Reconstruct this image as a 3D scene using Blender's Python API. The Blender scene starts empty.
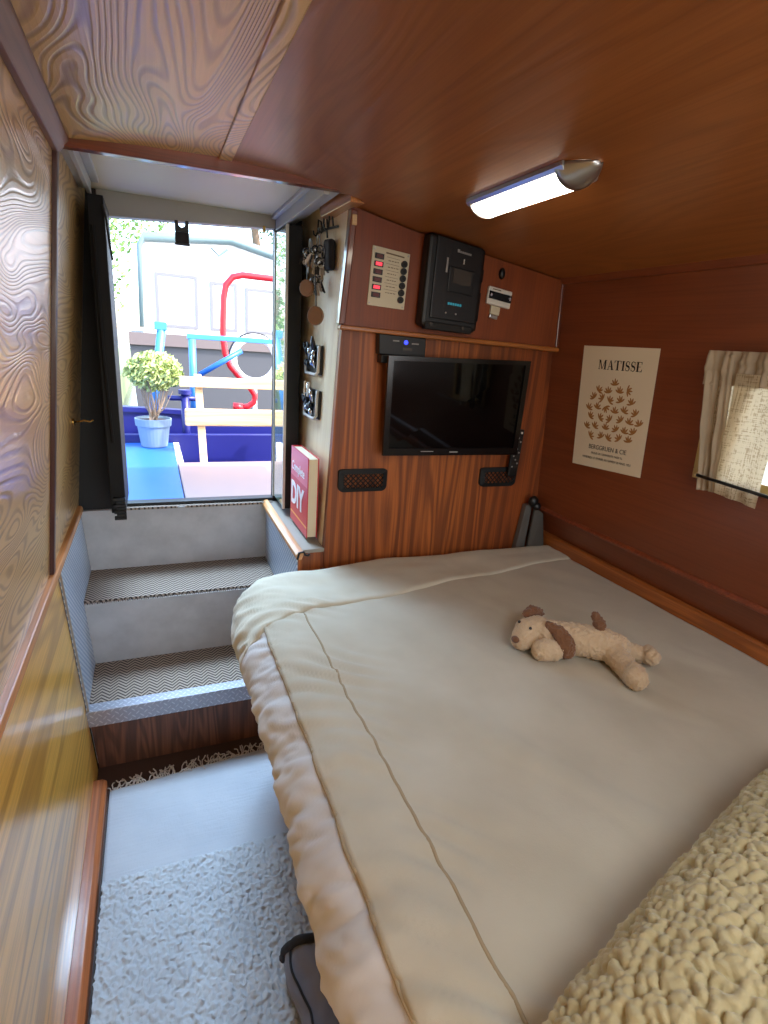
import bpy, bmesh, math, random
from mathutils import Vector, Matrix, noise
random.seed(7)
C = bpy.context.scene.collection
PI = math.pi
OFF = {}

# ------------------------------------------------------------------ helpers
def V(*a): return Vector(a)
def lerp(a, b, t): return a + (b - a) * t

class MB:
    def __init__(s): s.v = []; s.f = []
    def add(s, vs, fs):
        n = len(s.v); s.v += [Vector(v) for v in vs]; s.f += [[i + n for i in f] for f in fs]; return s
    def box(s, a, b):
        x0, y0, z0 = a; x1, y1, z1 = b
        return s.hexa([(x0,y0,z0),(x1,y0,z0),(x1,y1,z0),(x0,y1,z0),(x0,y0,z1),(x1,y0,z1),(x1,y1,z1),(x0,y1,z1)])
    def hexa(s, p):
        return s.add(p, [(0,3,2,1),(4,5,6,7),(0,1,5,4),(1,2,6,5),(2,3,7,6),(3,0,4,7)])
    def prism(s, poly, off):
        n = len(poly); off = Vector(off)
        vs = [Vector(p) for p in poly] + [Vector(p) + off for p in poly]
        fs = [list(range(n))[::-1], list(range(n, 2*n))] + [(i, (i+1) % n, n + (i+1) % n, n + i) for i in range(n)]
        return s.add(vs, fs)
    def tube(s, pts, r, seg=8, cap=True, closed=False):
        pts = [Vector(p) for p in pts]; n = len(pts); rings = []
        rs = r if isinstance(r, (list, tuple)) else [r] * n
        up = None
        for i, p in enumerate(pts):
            if closed: d = pts[(i+1) % n] - pts[i-1]
            else: d = pts[min(i+1, n-1)] - pts[max(i-1, 0)]
            d.normalize()
            if up is None:
                up = Vector((0,0,1)) if abs(d.z) < .9 else Vector((1,0,0))
            a = d.cross(up).normalized(); up = a.cross(d).normalized()
            rings.append([p + (a * math.cos(2*PI*k/seg) + up * math.sin(2*PI*k/seg)) * rs[i] for k in range(seg)])
        vs = [v for q in rings for v in q]; fs = []
        m = n if closed else n - 1
        for i in range(m):
            j = (i+1) % n
            for k in range(seg):
                fs.append((i*seg+k, i*seg+(k+1) % seg, j*seg+(k+1) % seg, j*seg+k))
        if cap and not closed:
            fs.append(list(range(seg))[::-1]); fs.append([(n-1)*seg+k for k in range(seg)])
        return s.add(vs, fs)
    def ell(s, c, r, rot=None, seg=16, ring=10):
        c = Vector(c); vs = []; fs = []
        for i in range(ring+1):
            th = PI*i/ring
            for k in range(seg):
                ph = 2*PI*k/seg
                p = Vector((r[0]*math.sin(th)*math.cos(ph), r[1]*math.sin(th)*math.sin(ph), r[2]*math.cos(th)))
                if rot: p = rot @ p
                vs.append(c + p)
        for i in range(ring):
            for k in range(seg):
                fs.append((i*seg+k, (i+1)*seg+k, (i+1)*seg+(k+1) % seg, i*seg+(k+1) % seg))
        return s.add(vs, fs)
    def disc(s, c, n, r, h, seg=24):
        n = Vector(n).normalized()
        return s.tube([Vector(c), Vector(c) + n*h], r, seg)
    def grid(s, fn, nu, nv):
        vs = [fn(i/(nu-1), j/(nv-1)) for j in range(nv) for i in range(nu)]
        fs = [(j*nu+i, j*nu+i+1, (j+1)*nu+i+1, (j+1)*nu+i) for j in range(nv-1) for i in range(nu-1)]
        return s.add(vs, fs)
    def build(s, name, mat, parent=None, smooth=False, bevel=0, solid=0, merge=False, recalc=True, subsurf=0, soff=-1):
        off = OFF.get(parent.name, Vector((0,0,0))) if parent else Vector((0,0,0))
        me = bpy.data.meshes.new(name)
        me.from_pydata([v - off for v in s.v], [], s.f)
        bm = bmesh.new(); bm.from_mesh(me)
        if merge: bmesh.ops.remove_doubles(bm, verts=bm.verts, dist=1e-5)
        if recalc: bmesh.ops.recalc_face_normals(bm, faces=bm.faces)
        bm.to_mesh(me); bm.free()
        o = bpy.data.objects.new(name, me); C.objects.link(o)
        if mat: me.materials.append(mat)
        if smooth:
            for p in me.polygons: p.use_smooth = True
        if solid:
            m = o.modifiers.new('s', 'SOLIDIFY'); m.thickness = solid; m.offset = soff
        if bevel:
            m = o.modifiers.new('b', 'BEVEL'); m.width = bevel; m.segments = 2; m.limit_method = 'ANGLE'; m.angle_limit = .7
        if subsurf:
            m = o.modifiers.new('ss', 'SUBSURF'); m.levels = subsurf; m.render_levels = subsurf
        if parent:
            o.parent = parent; OFF[o.name] = off
        else: OFF[o.name] = Vector((0,0,0))
        return o

def tag(o, label, cat, group=None, kind=None):
    if label: o['label'] = label
    if cat: o['category'] = cat
    if group: o['group'] = group
    if kind: o['kind'] = kind
    return o
def thing(name, label, cat, loc, group=None):
    o = bpy.data.objects.new(name, None); C.objects.link(o); o.location = loc
    o.empty_display_size = .05; OFF[o.name] = Vector(loc)
    return tag(o, label, cat, group)
def struct(o, label=None):
    o['kind'] = 'structure'
    if label: o['label'] = label
    return o
def copy_tree(o, parent=None):
    c = o.copy(); C.objects.link(c)
    if parent: c.parent = parent
    for ch in [x for x in C.objects if x.parent == o]: copy_tree(ch, c)
    return c
def text_mesh(txt, size, fn, depth=.001, align='CENTER', bold=0.0, xs=1.0):
    """letters as thin solid mesh; fn maps (x, y) of the text plane to a world point, and normal offset n"""
    cu = bpy.data.curves.new('t', 'FONT'); cu.body = txt; cu.size = size; cu.align_x = align
    cu.resolution_u = 3; cu.offset = bold
    o = bpy.data.objects.new('t', cu); C.objects.link(o)
    bpy.context.view_layer.update()
    me = bpy.data.meshes.new_from_object(o.evaluated_get(bpy.context.evaluated_depsgraph_get()))
    mb = MB()
    n = len(me.vertices)
    top = [fn(v.co.x*xs, v.co.y, depth) for v in me.vertices]; bot = [fn(v.co.x*xs, v.co.y, 0) for v in me.vertices]
    mb.add(top, [list(p.vertices) for p in me.polygons])
    ec = {}
    for p in me.polygons:
        vv = list(p.vertices)
        for i in range(len(vv)):
            e = (vv[i], vv[(i+1) % len(vv)]); k = tuple(sorted(e)); ec.setdefault(k, []).append(e)
    mb.v += [Vector(b) for b in bot]
    for k, e in ec.items():
        if len(e) == 1:
            a, b = e[0]; mb.f.append([a, b, b+n, a+n])
    C.objects.unlink(o); bpy.data.objects.remove(o); bpy.data.meshes.remove(me)
    return mb

# ------------------------------------------------------------------ materials
def s2l(c):
    return tuple(((x/255)/12.92 if x/255 <= .04045 else ((x/255+.055)/1.055)**2.4) for x in c)
class N:
    def __init__(s, name):
        s.m = bpy.data.materials.new(name); s.m.use_nodes = True
        s.t = s.m.node_tree; s.t.nodes.clear()
        s.out = s.t.nodes.new('ShaderNodeOutputMaterial')
    def n(s, typ, **kw):
        nd = s.t.nodes.new(typ)
        for k, v in kw.items():
            if k in nd.inputs.keys(): nd.inputs[k].default_value = v
            else: setattr(nd, k, v)
        return nd
    def l(s, a, b): s.t.links.new(a, b)
    def math(s, op, a, b=None, c=None):
        nd = s.t.nodes.new('ShaderNodeMath'); nd.operation = op
        for i, x in enumerate((a, b, c)):
            if x is None: continue
            if isinstance(x, (int, float)): nd.inputs[i].default_value = x
            else: s.l(x, nd.inputs[i])
        return nd.outputs[0]
    def ramp(s, fac, stops, interp='LINEAR'):
        nd = s.t.nodes.new('ShaderNodeValToRGB'); nd.color_ramp.interpolation = interp
        els = nd.color_ramp.elements
        while len(els) < len(stops): els.new(.5)
        for e, (p, c) in zip(els, stops):
            e.position = p; e.color = (*c, 1) if len(c) == 3 else c
        s.l(fac, nd.inputs[0]); return nd.outputs[0]
    def mix(s, fac, a, b, typ='MIX'):
        nd = s.t.nodes.new('ShaderNodeMix'); nd.data_type = 'RGBA'; nd.blend_type = typ
        for i, x in ((0, fac), (6, a), (7, b)):
            if isinstance(x, (int, float)): nd.inputs[i].default_value = x
            elif isinstance(x, tuple): nd.inputs[i].default_value = (*x, 1) if len(x) == 3 else x
            else: s.l(x, nd.inputs[i])
        return nd.outputs[2]
    def coord(s, scale=(1,1,1), rot=(0,0,0), loc=(0,0,0), kind='Object'):
        tc = s.t.nodes.new('ShaderNodeTexCoord'); mp = s.t.nodes.new('ShaderNodeMapping')
        mp.inputs['Scale'].default_value = scale; mp.inputs['Rotation'].default_value = rot; mp.inputs['Location'].default_value = loc
        s.l(tc.outputs[kind], mp.inputs['Vector']); return mp.outputs[0]
    def noise(s, vec, scale, detail=2, rough=.5, dist=0.0):
        nd = s.n('ShaderNodeTexNoise'); nd.inputs['Scale'].default_value = scale; nd.inputs['Detail'].default_value = detail
        nd.inputs['Roughness'].default_value = rough; nd.inputs['Distortion'].default_value = dist
        s.l(vec, nd.inputs['Vector']); return nd.outputs[0]
    def bsdf(s, col, rough=.5, metal=0, coat=0, coat_rough=.1, spec=.5, height=None, bump=.2, bdist=.002, sheen=0, emis=None, estr=0, trans=0, coat_bump=True, alpha=None):
        b = s.n('ShaderNodeBsdfPrincipled')
        if isinstance(col, tuple): b.inputs['Base Color'].default_value = (*col, 1)
        else: s.l(col, b.inputs['Base Color'])
        if isinstance(rough, (int, float)): b.inputs['Roughness'].default_value = rough
        else: s.l(rough, b.inputs['Roughness'])
        b.inputs['Metallic'].default_value = metal
        b.inputs['Coat Weight'].default_value = coat; b.inputs['Coat Roughness'].default_value = coat_rough
        b.inputs['Specular IOR Level'].default_value = spec
        b.inputs['Sheen Weight'].default_value = sheen
        b.inputs['Transmission Weight'].default_value = trans
        if emis:
            b.inputs['Emission Color'].default_value = (*emis, 1); b.inputs['Emission Strength'].default_value = estr
        if height is not None:
            bp = s.n('ShaderNodeBump'); bp.inputs['Strength'].default_value = bump; bp.inputs['Distance'].default_value = bdist
            s.l(height, bp.inputs['Height']); s.l(bp.outputs[0], b.inputs['Normal'])
            if coat_bump: s.l(bp.outputs[0], b.inputs['Coat Normal'])
        s.l(b.outputs[0], s.out.inputs[0]); s.b = b
        return s.m

def plain(name, rgb, rough=.5, **kw):
    return N(name).bsdf(s2l(rgb), rough, **kw)

def wood(name, light, dark, line, axis='z', across=6.0, along=.7, freq=60.0, lines=.5, rough=.35, coat=.6, coat_rough=.12, bump=.25, fibre=.5, dist=.4, width=.5, seed=0.0, bdist=.002, detail=1.5):
    """varnished timber; contour lines of a stretched noise give the cathedral grain"""
    s = N(name)
    sc = {'x': (along, across, across), 'y': (across, along, across), 'z': (across, across, along)}[axis]
    v = s.coord(sc, loc=(seed, seed*1.7, seed*.6))
    nz = s.noise(v, 1.0, detail, .45, dist)
    ph = s.math('MULTIPLY', nz, freq)
    sn = s.math('SINE', ph)
    sn = s.math('MULTIPLY_ADD', sn, .5, .5)
    sc2 = {'x': (3, 160, 160), 'y': (160, 3, 160), 'z': (160, 160, 3)}[axis]
    fb = s.noise(s.coord(sc2), 1.0, 2, .6)
    ln = s.ramp(sn, [(max(0, width-.35), (0,0,0)), (min(1, width+.35), (1,1,1))])
    br = s.noise(s.coord(tuple(x*.35 for x in sc), loc=(3+seed, 1, 2)), 1.0, 2, .5)
    base = s.mix(s.ramp(br, [(.3, (0,0,0)), (.7, (1,1,1))]), light, dark)
    fbm = s.math('MULTIPLY', s.ramp(fb, [(.4, (0,0,0)), (.7, (1,1,1))]), fibre)
    base = s.mix(fbm, base, line)
    lf = s.math('MULTIPLY', s.math('SUBTRACT', 1.0, ln), lines)
    col = s.mix(lf, base, line)
    h = s.math('ADD', ln, s.math('MULTIPLY', fb, .5))
    return s.bsdf(col, rough, coat=coat, coat_rough=coat_rough, height=h, bump=bump, bdist=bdist)

M = {}
M['ply_left'] = wood('ply_left', s2l((236,194,128)), s2l((218,172,106)), s2l((112,74,46)), 'y', 5.2, 1.15, 270, .48, .36, .6, .17, .5, .12, .5, .26, 2.3, bdist=.0011, detail=1.2)
M['ply_ceil'] = wood('ply_ceil', s2l((234,192,112)), s2l((216,168,92)), s2l((110,74,42)), 'y', 4.6, 1.35, 250, .48, .38, .5, .19, .45, .12, .45, .26, 5.1, bdist=.001, detail=1.2)
M['ceil_right'] = wood('ceil_right', s2l((172,106,52)), s2l((152,90,40)), s2l((116,64,26)), 'y', 3.6, .9, 110, .26, .42, .35, .22, .2, .35, .5, .35, 1.1, bdist=.001)
M['red_ply'] = wood('red_ply', s2l((136,70,36)), s2l((120,58,28)), s2l((98,44,20)), 'y', 3.5, .6, 40, .22, .42, .4, .2, .06, .4, .6, .5, 9.0, bdist=.001)
M['cab_ply'] = wood('cab_ply', s2l((146,72,24)), s2l((128,58,18)), s2l((96,40,12)), 'z', 3.5, .8, 40, .25, .5, .15, .3, .06, .4, .6, .5, 4.0, bdist=.001)
M['cove'] = wood('cove', s2l((138,92,56)), s2l((120,78,46)), s2l((84,52,30)), 'y', 14, .8, 30, .3, .55, .1, .35, .05, .4)
M['teak'] = wood('teak', s2l((188,104,42)), s2l((150,74,26)), s2l((88,38,12)), 'z', 7.5, .42, 70, .62, .48, .12, .3, .1, .55, .35, .5, 3.0, bdist=.001)
M['pine'] = wood('pine', s2l((252,198,92)), s2l((240,174,72)), s2l((150,100,40)), 'y', 8.0, .7, 46, .5, .3, .6, .14, .08, .35, .5, .25, 6.5, bdist=.001)
M['step_wood'] = wood('step_wood', s2l((140,92,64)), s2l((112,70,50)), s2l((62,38,28)), 'z', 10, 1.2, 70, .6, .5, .15, .3, .15, .5, .4, .5, 8.8, bdist=.001)
M['trim_red'] = wood('trim_red', s2l((150,74,42)), s2l((128,58,34)), s2l((90,40,24)), 'x', 20, 1, 20, .3, .3, .7, .1, .05, .5)
M['trim_redz'] = wood('trim_redz', s2l((126,62,40)), s2l((108,50,32)), s2l((80,36,24)), 'z', 20, 1, 20, .3, .28, .8, .08, .05, .5)
M['trim_oak'] = wood('trim_oak', s2l((236,164,96)), s2l((218,144,80)), s2l((140,90,46)), 'y', 20, 1, 20, .3, .35, .5, .12, .05, .5)
M['trim_oakx'] = wood('trim_oakx', s2l((186,116,54)), s2l((168,100,44)), s2l((130,72,30)), 'x', 20, 1, 20, .3, .35, .5, .12, .05, .5)
M['skirt'] = wood('skirt', s2l((190,112,64)), s2l((166,92,48)), s2l((110,56,28)), 'y', 22, .8, 24, .4, .3, .7, .1, .05, .5)
M['ply_cream'] = wood('ply_cream', s2l((250,234,200)), s2l((242,220,178)), s2l((206,166,118)), 'z', 6, .7, 20, .2, .5, .15, .3, .05, .3)
M['pale_wood'] = wood('pale_wood', s2l((232,204,160)), s2l((220,184,132)), s2l((180,130,80)), 'x', 12, 1, 26, .3, .55, .1, .3, .05, .3)
M['grey_paint'] = plain('grey_paint', (168,162,152), .4)
M['riser_paint'] = N('riser_paint')
_s = M['riser_paint']; _nz = _s.noise(_s.coord((4,4,4)), 3, 4, .6)
M['riser_paint'] = _s.bsdf(_s.mix(_s.ramp(_nz, [(.35,(0,0,0)),(.7,(1,1,1))]), s2l((200,199,198)), s2l((184,183,182))), .4)
M['hatch_grey'] = plain('hatch_grey', (226,216,186), .4, spec=.4)
M['rail_grey'] = plain('rail_grey', (190,188,182), .35)
M['dark_paint'] = plain('dark_paint', (24,21,21), .6)
M['door_dark'] = plain('door_dark', (12,10,11), .6, spec=.3)
M['black'] = plain('black', (13,13,14), .42)
M['black_matte'] = plain('black_matte', (15,15,16), .7)
M['tv_screen'] = plain('tv_screen', (3,3,4), .05, spec=.28)
M['tv_bezel'] = plain('tv_bezel', (10,10,11), .2)
M['white_plastic'] = plain('white_plastic', (226,222,212), .35)
M['cream_panel'] = plain('cream_panel', (214,204,176), .4)
M['chrome'] = plain('chrome', (200,200,205), .15, metal=1)
M['silver'] = plain('silver', (182,180,176), .28, metal=.85)
M['brass'] = plain('brass', (190,150,80), .25, metal=1)
M['steel_key'] = plain('steel_key', (178,176,172), .3, metal=.9)
M['disc_wood'] = plain('disc_wood', (150,108,74), .5)
M['red_glow'] = N('red_glow').bsdf(s2l((120,14,20)), .3, emis=(1,.05,.08), estr=1.4)
M['red_dull'] = plain('red_dull', (92,20,22), .3)
M['blue_led'] = N('blue_led').bsdf(s2l((20,20,160)), .3, emis=(.03,.05,1), estr=3)
M['cyan_mark'] = N('cyan_mark').bsdf(s2l((30,110,130)), .4, emis=(.05,.4,.5), estr=.35)
M['lcd'] = plain('lcd', (70,66,62), .2)
M['grey_mark'] = plain('grey_mark', (150,148,145), .4)
M['ink'] = plain('ink', (24,20,20), .6)
M['ink_brown'] = plain('ink_brown', (110,92,66), .6)
M['ochre'] = plain('ochre', (168,116,62), .7)
M['paper'] = plain('paper', (228,214,190), .65)
M['red_cover'] = plain('red_cover', (206,34,42), .4, coat=.1)
M['pink_cover'] = plain('pink_cover', (226,100,108), .4, coat=.1)
M['white_ink'] = plain('white_ink', (245,240,240), .4)
M['blue_paint'] = plain('blue_paint', (40,104,190), .4)
M['navy_paint'] = plain('navy_paint', (24,28,104), .4)
M['sky_blue_paint'] = plain('sky_blue_paint', (70,140,215), .35)
M['pot'] = plain('pot', (116,138,156), .45)
M['soil'] = plain('soil', (60,45,35), .9)
M['stem'] = plain('stem', (150,130,110), .8)
M['leaf'] = plain('leaf', (176,190,120), .45)
M['leaf_tree'] = plain('leaf_tree', (128,160,84), .55)
M['leaf_tree2'] = plain('leaf_tree2', (110,140,110), .55)
M['bark'] = plain('bark', (110,90,70), .8)
M['boat_white'] = plain('boat_white', (236,236,238), .35)
M['boat_trim'] = plain('boat_trim', (120,140,142), .5)
M['boat_hull'] = plain('boat_hull', (72,72,76), .5)
M['boat_band'] = plain('boat_band', (106,94,92), .5)
M['boat_frame'] = plain('boat_frame', (120,118,122), .4)
M['boat_pane'] = plain('boat_pane', (225,228,232), .1)
M['red_metal'] = plain('red_metal', (206,30,40), .35)
M['ring_white'] = plain('ring_white', (236,236,236), .4)
M['board'] = plain('board', (150,128,122), .45)
M['water'] = plain('water', (70,78,76), .15)
M['charcoal_cloth'] = N('charcoal_cloth')
_s = M['charcoal_cloth']; _n = _s.noise(_s.coord((1,1,1)), 900, 2)
M['charcoal_cloth'] = _s.bsdf(s2l((112,112,122)), .85, height=_n, bump=.3, bdist=.0006, sheen=.1)
M['charcoal_dark'] = plain('charcoal_dark', (34,34,38), .8)
M['bracket_grey'] = plain('bracket_grey', (108,104,98), .45, metal=.3)

def fabric(name, rgb, rgb2, weave=700, bump=.25, sheen=.15):
    s = N(name); v = s.coord()
    a = s.noise(s.coord((1, .25, 1)), weave, 2); b = s.noise(s.coord((.25, 1, 1)), weave, 2)
    w = s.math('ADD', a, b)
    big = s.noise(v, 6, 3)
    col = s.mix(s.ramp(big, [(.3,(0,0,0)),(.7,(1,1,1))]), s2l(rgb), s2l(rgb2))
    wr = s.noise(v, 38, 4, .55)
    h = s.math('ADD', s.math('MULTIPLY', w, .35), wr)
    return s.bsdf(col, .9, height=h, bump=bump, bdist=.0025, sheen=sheen, spec=.2)
M['sheet'] = fabric('sheet', (214,211,208), (204,201,200))
M['blanket'] = fabric('blanket', (203,195,175), (191,182,161))
M['blanket_band'] = fabric('blanket_band', (210,202,180), (199,190,168))
M['rug_flat'] = fabric('rug_flat', (188,192,198), (176,182,190), 260, .5)
M['rug_pile'] = fabric('rug_pile', (194,199,203), (178,184,190), 300, .6)
M['sherpa'] = fabric('sherpa', (198,184,142), (186,172,130), 500, .5, .3)
M['plush'] = fabric('plush', (212,186,152), (200,172,138), 420, .8, .3)
M['plush_brown'] = fabric('plush_brown', (132,92,64), (116,78,54), 420, .8, .3)
M['piping'] = plain('piping', (170,152,122), .9)

# curtain: a thin woven cloth that lets daylight through
_s = N('curtain_cloth')
_w = _s.math('ADD', _s.noise(_s.coord((1,.05,1)), 300, 1), _s.noise(_s.coord((1,1,.05)), 300, 1))
_col = _s.mix(_s.ramp(_w, [(.8,(0,0,0)),(1.2,(1,1,1))]), s2l((176,156,128)), s2l((214,200,172)))
_d = _s.n('ShaderNodeBsdfDiffuse'); _t = _s.n('ShaderNodeBsdfTranslucent'); _mx = _s.n('ShaderNodeMixShader'); _mx.inputs[0].default_value = .45
_s.l(_col, _d.inputs[0]); _s.l(_col, _t.inputs[0]); _s.l(_d.outputs[0], _mx.inputs[1]); _s.l(_t.outputs[0], _mx.inputs[2]); _s.l(_mx.outputs[0], _s.out.inputs[0])
M['curtain'] = _s.m
# lined curtain header cloth
M['curtain_lining'] = fabric('curtain_lining', (176,160,138), (164,148,126), 500)

# glass
_s = N('glass'); _g = _s.n('ShaderNodeBsdfTransparent'); _g.inputs[0].default_value = (.9,.93,.93,1)
_gl = _s.n('ShaderNodeBsdfGlossy'); _gl.inputs['Roughness'].default_value = .02
_fr = _s.n('ShaderNodeFresnel'); _mx = _s.n('ShaderNodeMixShader')
_s.l(_fr.outputs[0], _mx.inputs[0]); _s.l(_g.outputs[0], _mx.inputs[1]); _s.l(_gl.outputs[0], _mx.inputs[2]); _s.l(_mx.outputs[0], _s.out.inputs[0])
M['glass'] = _s.m
M['door_gloss'] = plain('door_gloss', (120,140,120), .04, spec=1.0, coat=1.0, coat_rough=.02)
M['door_edge'] = plain('door_edge', (214,208,196), .4)

# herringbone sisal mat
def herring():
    s = N('sisal_mat'); v = s.coord()
    sp = s.n('ShaderNodeSeparateXYZ'); s.l(v, sp.inputs[0])
    x, y = sp.outputs[0], sp.outputs[1]
    tri = s.math('PINGPONG', x, .026)
    ph = s.math('MULTIPLY', s.math('ADD', y, s.math('MULTIPLY', tri, 1.1)), 2*PI/.0185)
    sn = s.math('MULTIPLY_ADD', s.math('SINE', ph), .5, .5)
    nz = s.noise(v, 400, 2)
    f = s.math('MULTIPLY_ADD', nz, .35, s.math('MULTIPLY', sn, .8))
    col = s.ramp(f, [(.32, s2l((70,60,54))), (.66, s2l((170,154,138)))])
    return s.bsdf(col, .9, height=f, bump=.6, bdist=.002, spec=.2)
M['sisal'] = herring()

# aluminium plates: small diamonds (side panels) and lozenge tread plate (nosing)
def diamond(name, ax, pitch, hi, lo, metal=.5):
    s = N(name); v = s.coord(); sp = s.n('ShaderNodeSeparateXYZ'); s.l(v, sp.inputs[0])
    a, b = [sp.outputs['xyz'.index(c)] for c in ax]
    p = s.math('MULTIPLY', s.math('ADD', a, b), PI/pitch); q = s.math('MULTIPLY', s.math('SUBTRACT', a, b), PI/pitch)
    f = s.math('MULTIPLY', s.math('ABSOLUTE', s.math('SINE', p)), s.math('ABSOLUTE', s.math('SINE', q)))
    f = s.ramp(f, [(.35,(0,0,0)),(.7,(1,1,1))])
    col = s.mix(f, s2l(lo), s2l(hi))
    return s.bsdf(col, .38, metal=metal, height=f, bump=.7, bdist=.002)
M['diamond_panel'] = diamond('diamond_panel', 'yz', .024, (232,236,240), (160,178,200), .3)
def lozenge():
    s = N('tread_plate'); v = s.coord(); sp = s.n('ShaderNodeSeparateXYZ'); s.l(v, sp.inputs[0])
    a = sp.outputs[0]; b = s.math('ADD', sp.outputs[1], sp.outputs[2])
    P = .026
    u = s.math('MULTIPLY', s.math('ADD', a, b), 1/P); w = s.math('MULTIPLY', s.math('SUBTRACT', a, b), 1/P)
    fu = s.math('FRACT', u); fw = s.math('FRACT', w)
    chk = s.math('MODULO', s.math('ABSOLUTE', s.math('ADD', s.math('FLOOR', u), s.math('FLOOR', w))), 2.0)
    du = s.math('ABSOLUTE', s.math('SUBTRACT', fu, .5)); dw = s.math('ABSOLUTE', s.math('SUBTRACT', fw, .5))
    st = s.math('MULTIPLY', du, s.math('MULTIPLY_ADD', chk, 3.2, 1.1)); sw = s.math('MULTIPLY', dw, s.math('MULTIPLY_ADD', chk, -3.2, 4.3))
    f = s.ramp(s.math('ADD', s.math('MULTIPLY', st, st), s.math('MULTIPLY', sw, sw)), [(.18,(1,1,1)),(.3,(0,0,0))])
    return s.bsdf(s.mix(f, s2l((176,178,188)), s2l((214,216,222))), .34, metal=.6, height=f, bump=.8, bdist=.003)
M['tread_plate'] = lozenge()

# lamp
M['lamp_glow'] = N('lamp_glow').bsdf((1,.95,.85), .4, emis=(1.0,.90,.74), estr=11)

# ------------------------------------------------------------------ the cabin shell
def lw_x(z):          # left wall: hull side flares out to the gunwale, cabin side leans in
    return lerp(-.245, -.302, z/.79) if z < .79 else lerp(-.302, -.188, (z-.79)/(1.92-.79))
def rw_x(z): return 1.43 + (1.77 - z)*.06
CP = [(-.30,1.895),(-.19,1.915),(0,1.93),(.2,1.938),(.4,1.928),(.6,1.900),(.765,1.866),(.9,1.846),(1.44,1.772),(1.56,1.756)]
def ceil_z(x):
    for (a, za), (b, zb) in zip(CP, CP[1:]):
        if a <= x <= b: return lerp(za, zb, (x-a)/(b-a))
    return CP[0][1] if x < CP[0][0] else CP[-1][1]
Y0, YT, YB, YD = -1.7, 1.70, 1.80, 2.43     # rear wall, hatch trim, bulkhead, door plane

def wall_left_pts(z0, z1, y0, y1, off=0.0, th=.02):
    return [(lw_x(z0)+off, y0, z0), (lw_x(z0)+off, y1, z0), (lw_x(z1)+off, y1, z1), (lw_x(z1)+off, y0, z1)]
m = MB().box((-.35, Y0, -.04), (1.62, 1.86, 0)); struct(m.build('floor', plain('floor_boards', (70,48,38), .6)))
# left wall: pine lower lining, two ply panels above
m = MB()
m.prism(wall_left_pts(0, .79, Y0, YB), (-.03,0,0))
o = m.build('wall_left', M['pine']); struct(o)
m = MB().prism(wall_left_pts(.79, 1.95, Y0, YT+.02), (-.03,0,0)); struct(m.build('wall_left_upper', M['ply_left']), 'upper ply panel of the left wall')
m = MB().prism(wall_left_pts(.79, 2.02, YT+.02, 2.47), (-.03,0,0)); struct(m.build('wall_left_stairwell', M['ply_left']))
m = MB().prism(wall_left_pts(0, .79, YB, 2.47, -.004), (-.03,0,0)); struct(m.build('wall_left_steps', M['dark_paint']))
# rail along the left wall, vertical strip and ceiling cove
def lrail(y0, y1):
    return [(lw_x(.79)-.004, y0, .765), (lw_x(.79)+.016, y0, .767), (lw_x(.79)+.02, y0, .78), (lw_x(.79)+.016, y0, .795), (lw_x(.79)-.004, y0, .80)]
m = MB().prism(lrail(Y0, 0), (0, 2.40-Y0, 0)); struct(m.build('trim_1', M['trim_oak'], smooth=False, bevel=.003))
m = MB()
for k in range(1):
    a = [(lw_x(.80)-.002, YT-.012, .80), (lw_x(.80)+.012, YT-.012, .80), (lw_x(1.915)+.012, YT-.012, 1.915), (lw_x(1.915)-.002, YT-.012, 1.915)]
    m.prism(a, (0, .026, 0))
struct(m.build('trim_2', plain('dark_strip', (70,36,34), .3, coat=.4), bevel=.003))
m = MB().prism([(lw_x(1.915)-.004, Y0, 1.928), (lw_x(1.88)+.0, Y0, 1.885), (lw_x(1.88)+.013, Y0, 1.885), (lw_x(1.915)+.035, Y0, 1.912), (lw_x(1.915)+.035, Y0, 1.928)], (0, YT-Y0, 0))
struct(m.build('trim_3', M['cove'], bevel=.003))
# skirting
m = MB().prism([(lw_x(0)-.002, Y0, 0), (-.206, Y0, 0), (-.208, Y0, .034), (-.222, Y0, .044), (lw_x(.044)-.002, Y0, .044)], (0, 1.70-Y0, 0))
struct(m.build('baseboard_left', M['skirt'], bevel=.003))
# ceiling: left ply sheet, right sheet, batten
def ceil_strip(x0, x1, y0, y1, n=14, th=.03):
    mb = MB(); pts = [(lerp(x0, x1, i/n), y0, ceil_z(lerp(x0, x1, i/n))) for i in range(n+1)]
    poly = pts + [(p[0], y0, p[2]+th) for p in pts[::-1]]
    return mb.prism(poly, (0, y1-y0, 0))
struct(ceil_strip(-.30, .205, Y0, YT).build('ceiling', M['ply_ceil']))
struct(ceil_strip(.205, 1.56, Y0, YT, 20).build('ceiling_right', M['ceil_right']))
struct(ceil_strip(.60, 1.56, YT, YB+.03, 14).build('ceiling_corner', M['ceil_right']))
m = MB().box((.19, Y0, ceil_z(.2)-.006), (.225, YT-.01, ceil_z(.2)+.012)); struct(m.build('trim_4', M['ply_ceil'], bevel=.003))
# hatch trim board across, and the short board down the hatch side
m = MB().hexa([(-.19,YT-.012,1.899),(.618,YT-.012,1.912),(.618,YT+.02,1.912),(-.19,YT+.02,1.899),(-.19,YT-.012,1.955),(.618,YT-.012,1.955),(.618,YT+.02,1.955),(-.19,YT+.02,1.955)])
struct(m.build('trim_5', M['trim_red'], bevel=.003))
m = MB().hexa([(.568,YT+.02,1.895),(.612,YT+.02,1.895),(.60,2.02,1.895),(.556,2.0,1.895),(.568,YT+.02,1.985),(.612,YT+.02,1.985),(.60,2.05,1.985),(.556,2.05,1.985)])
struct(m.build('trim_6', M['trim_oak'], bevel=.003))
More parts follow.
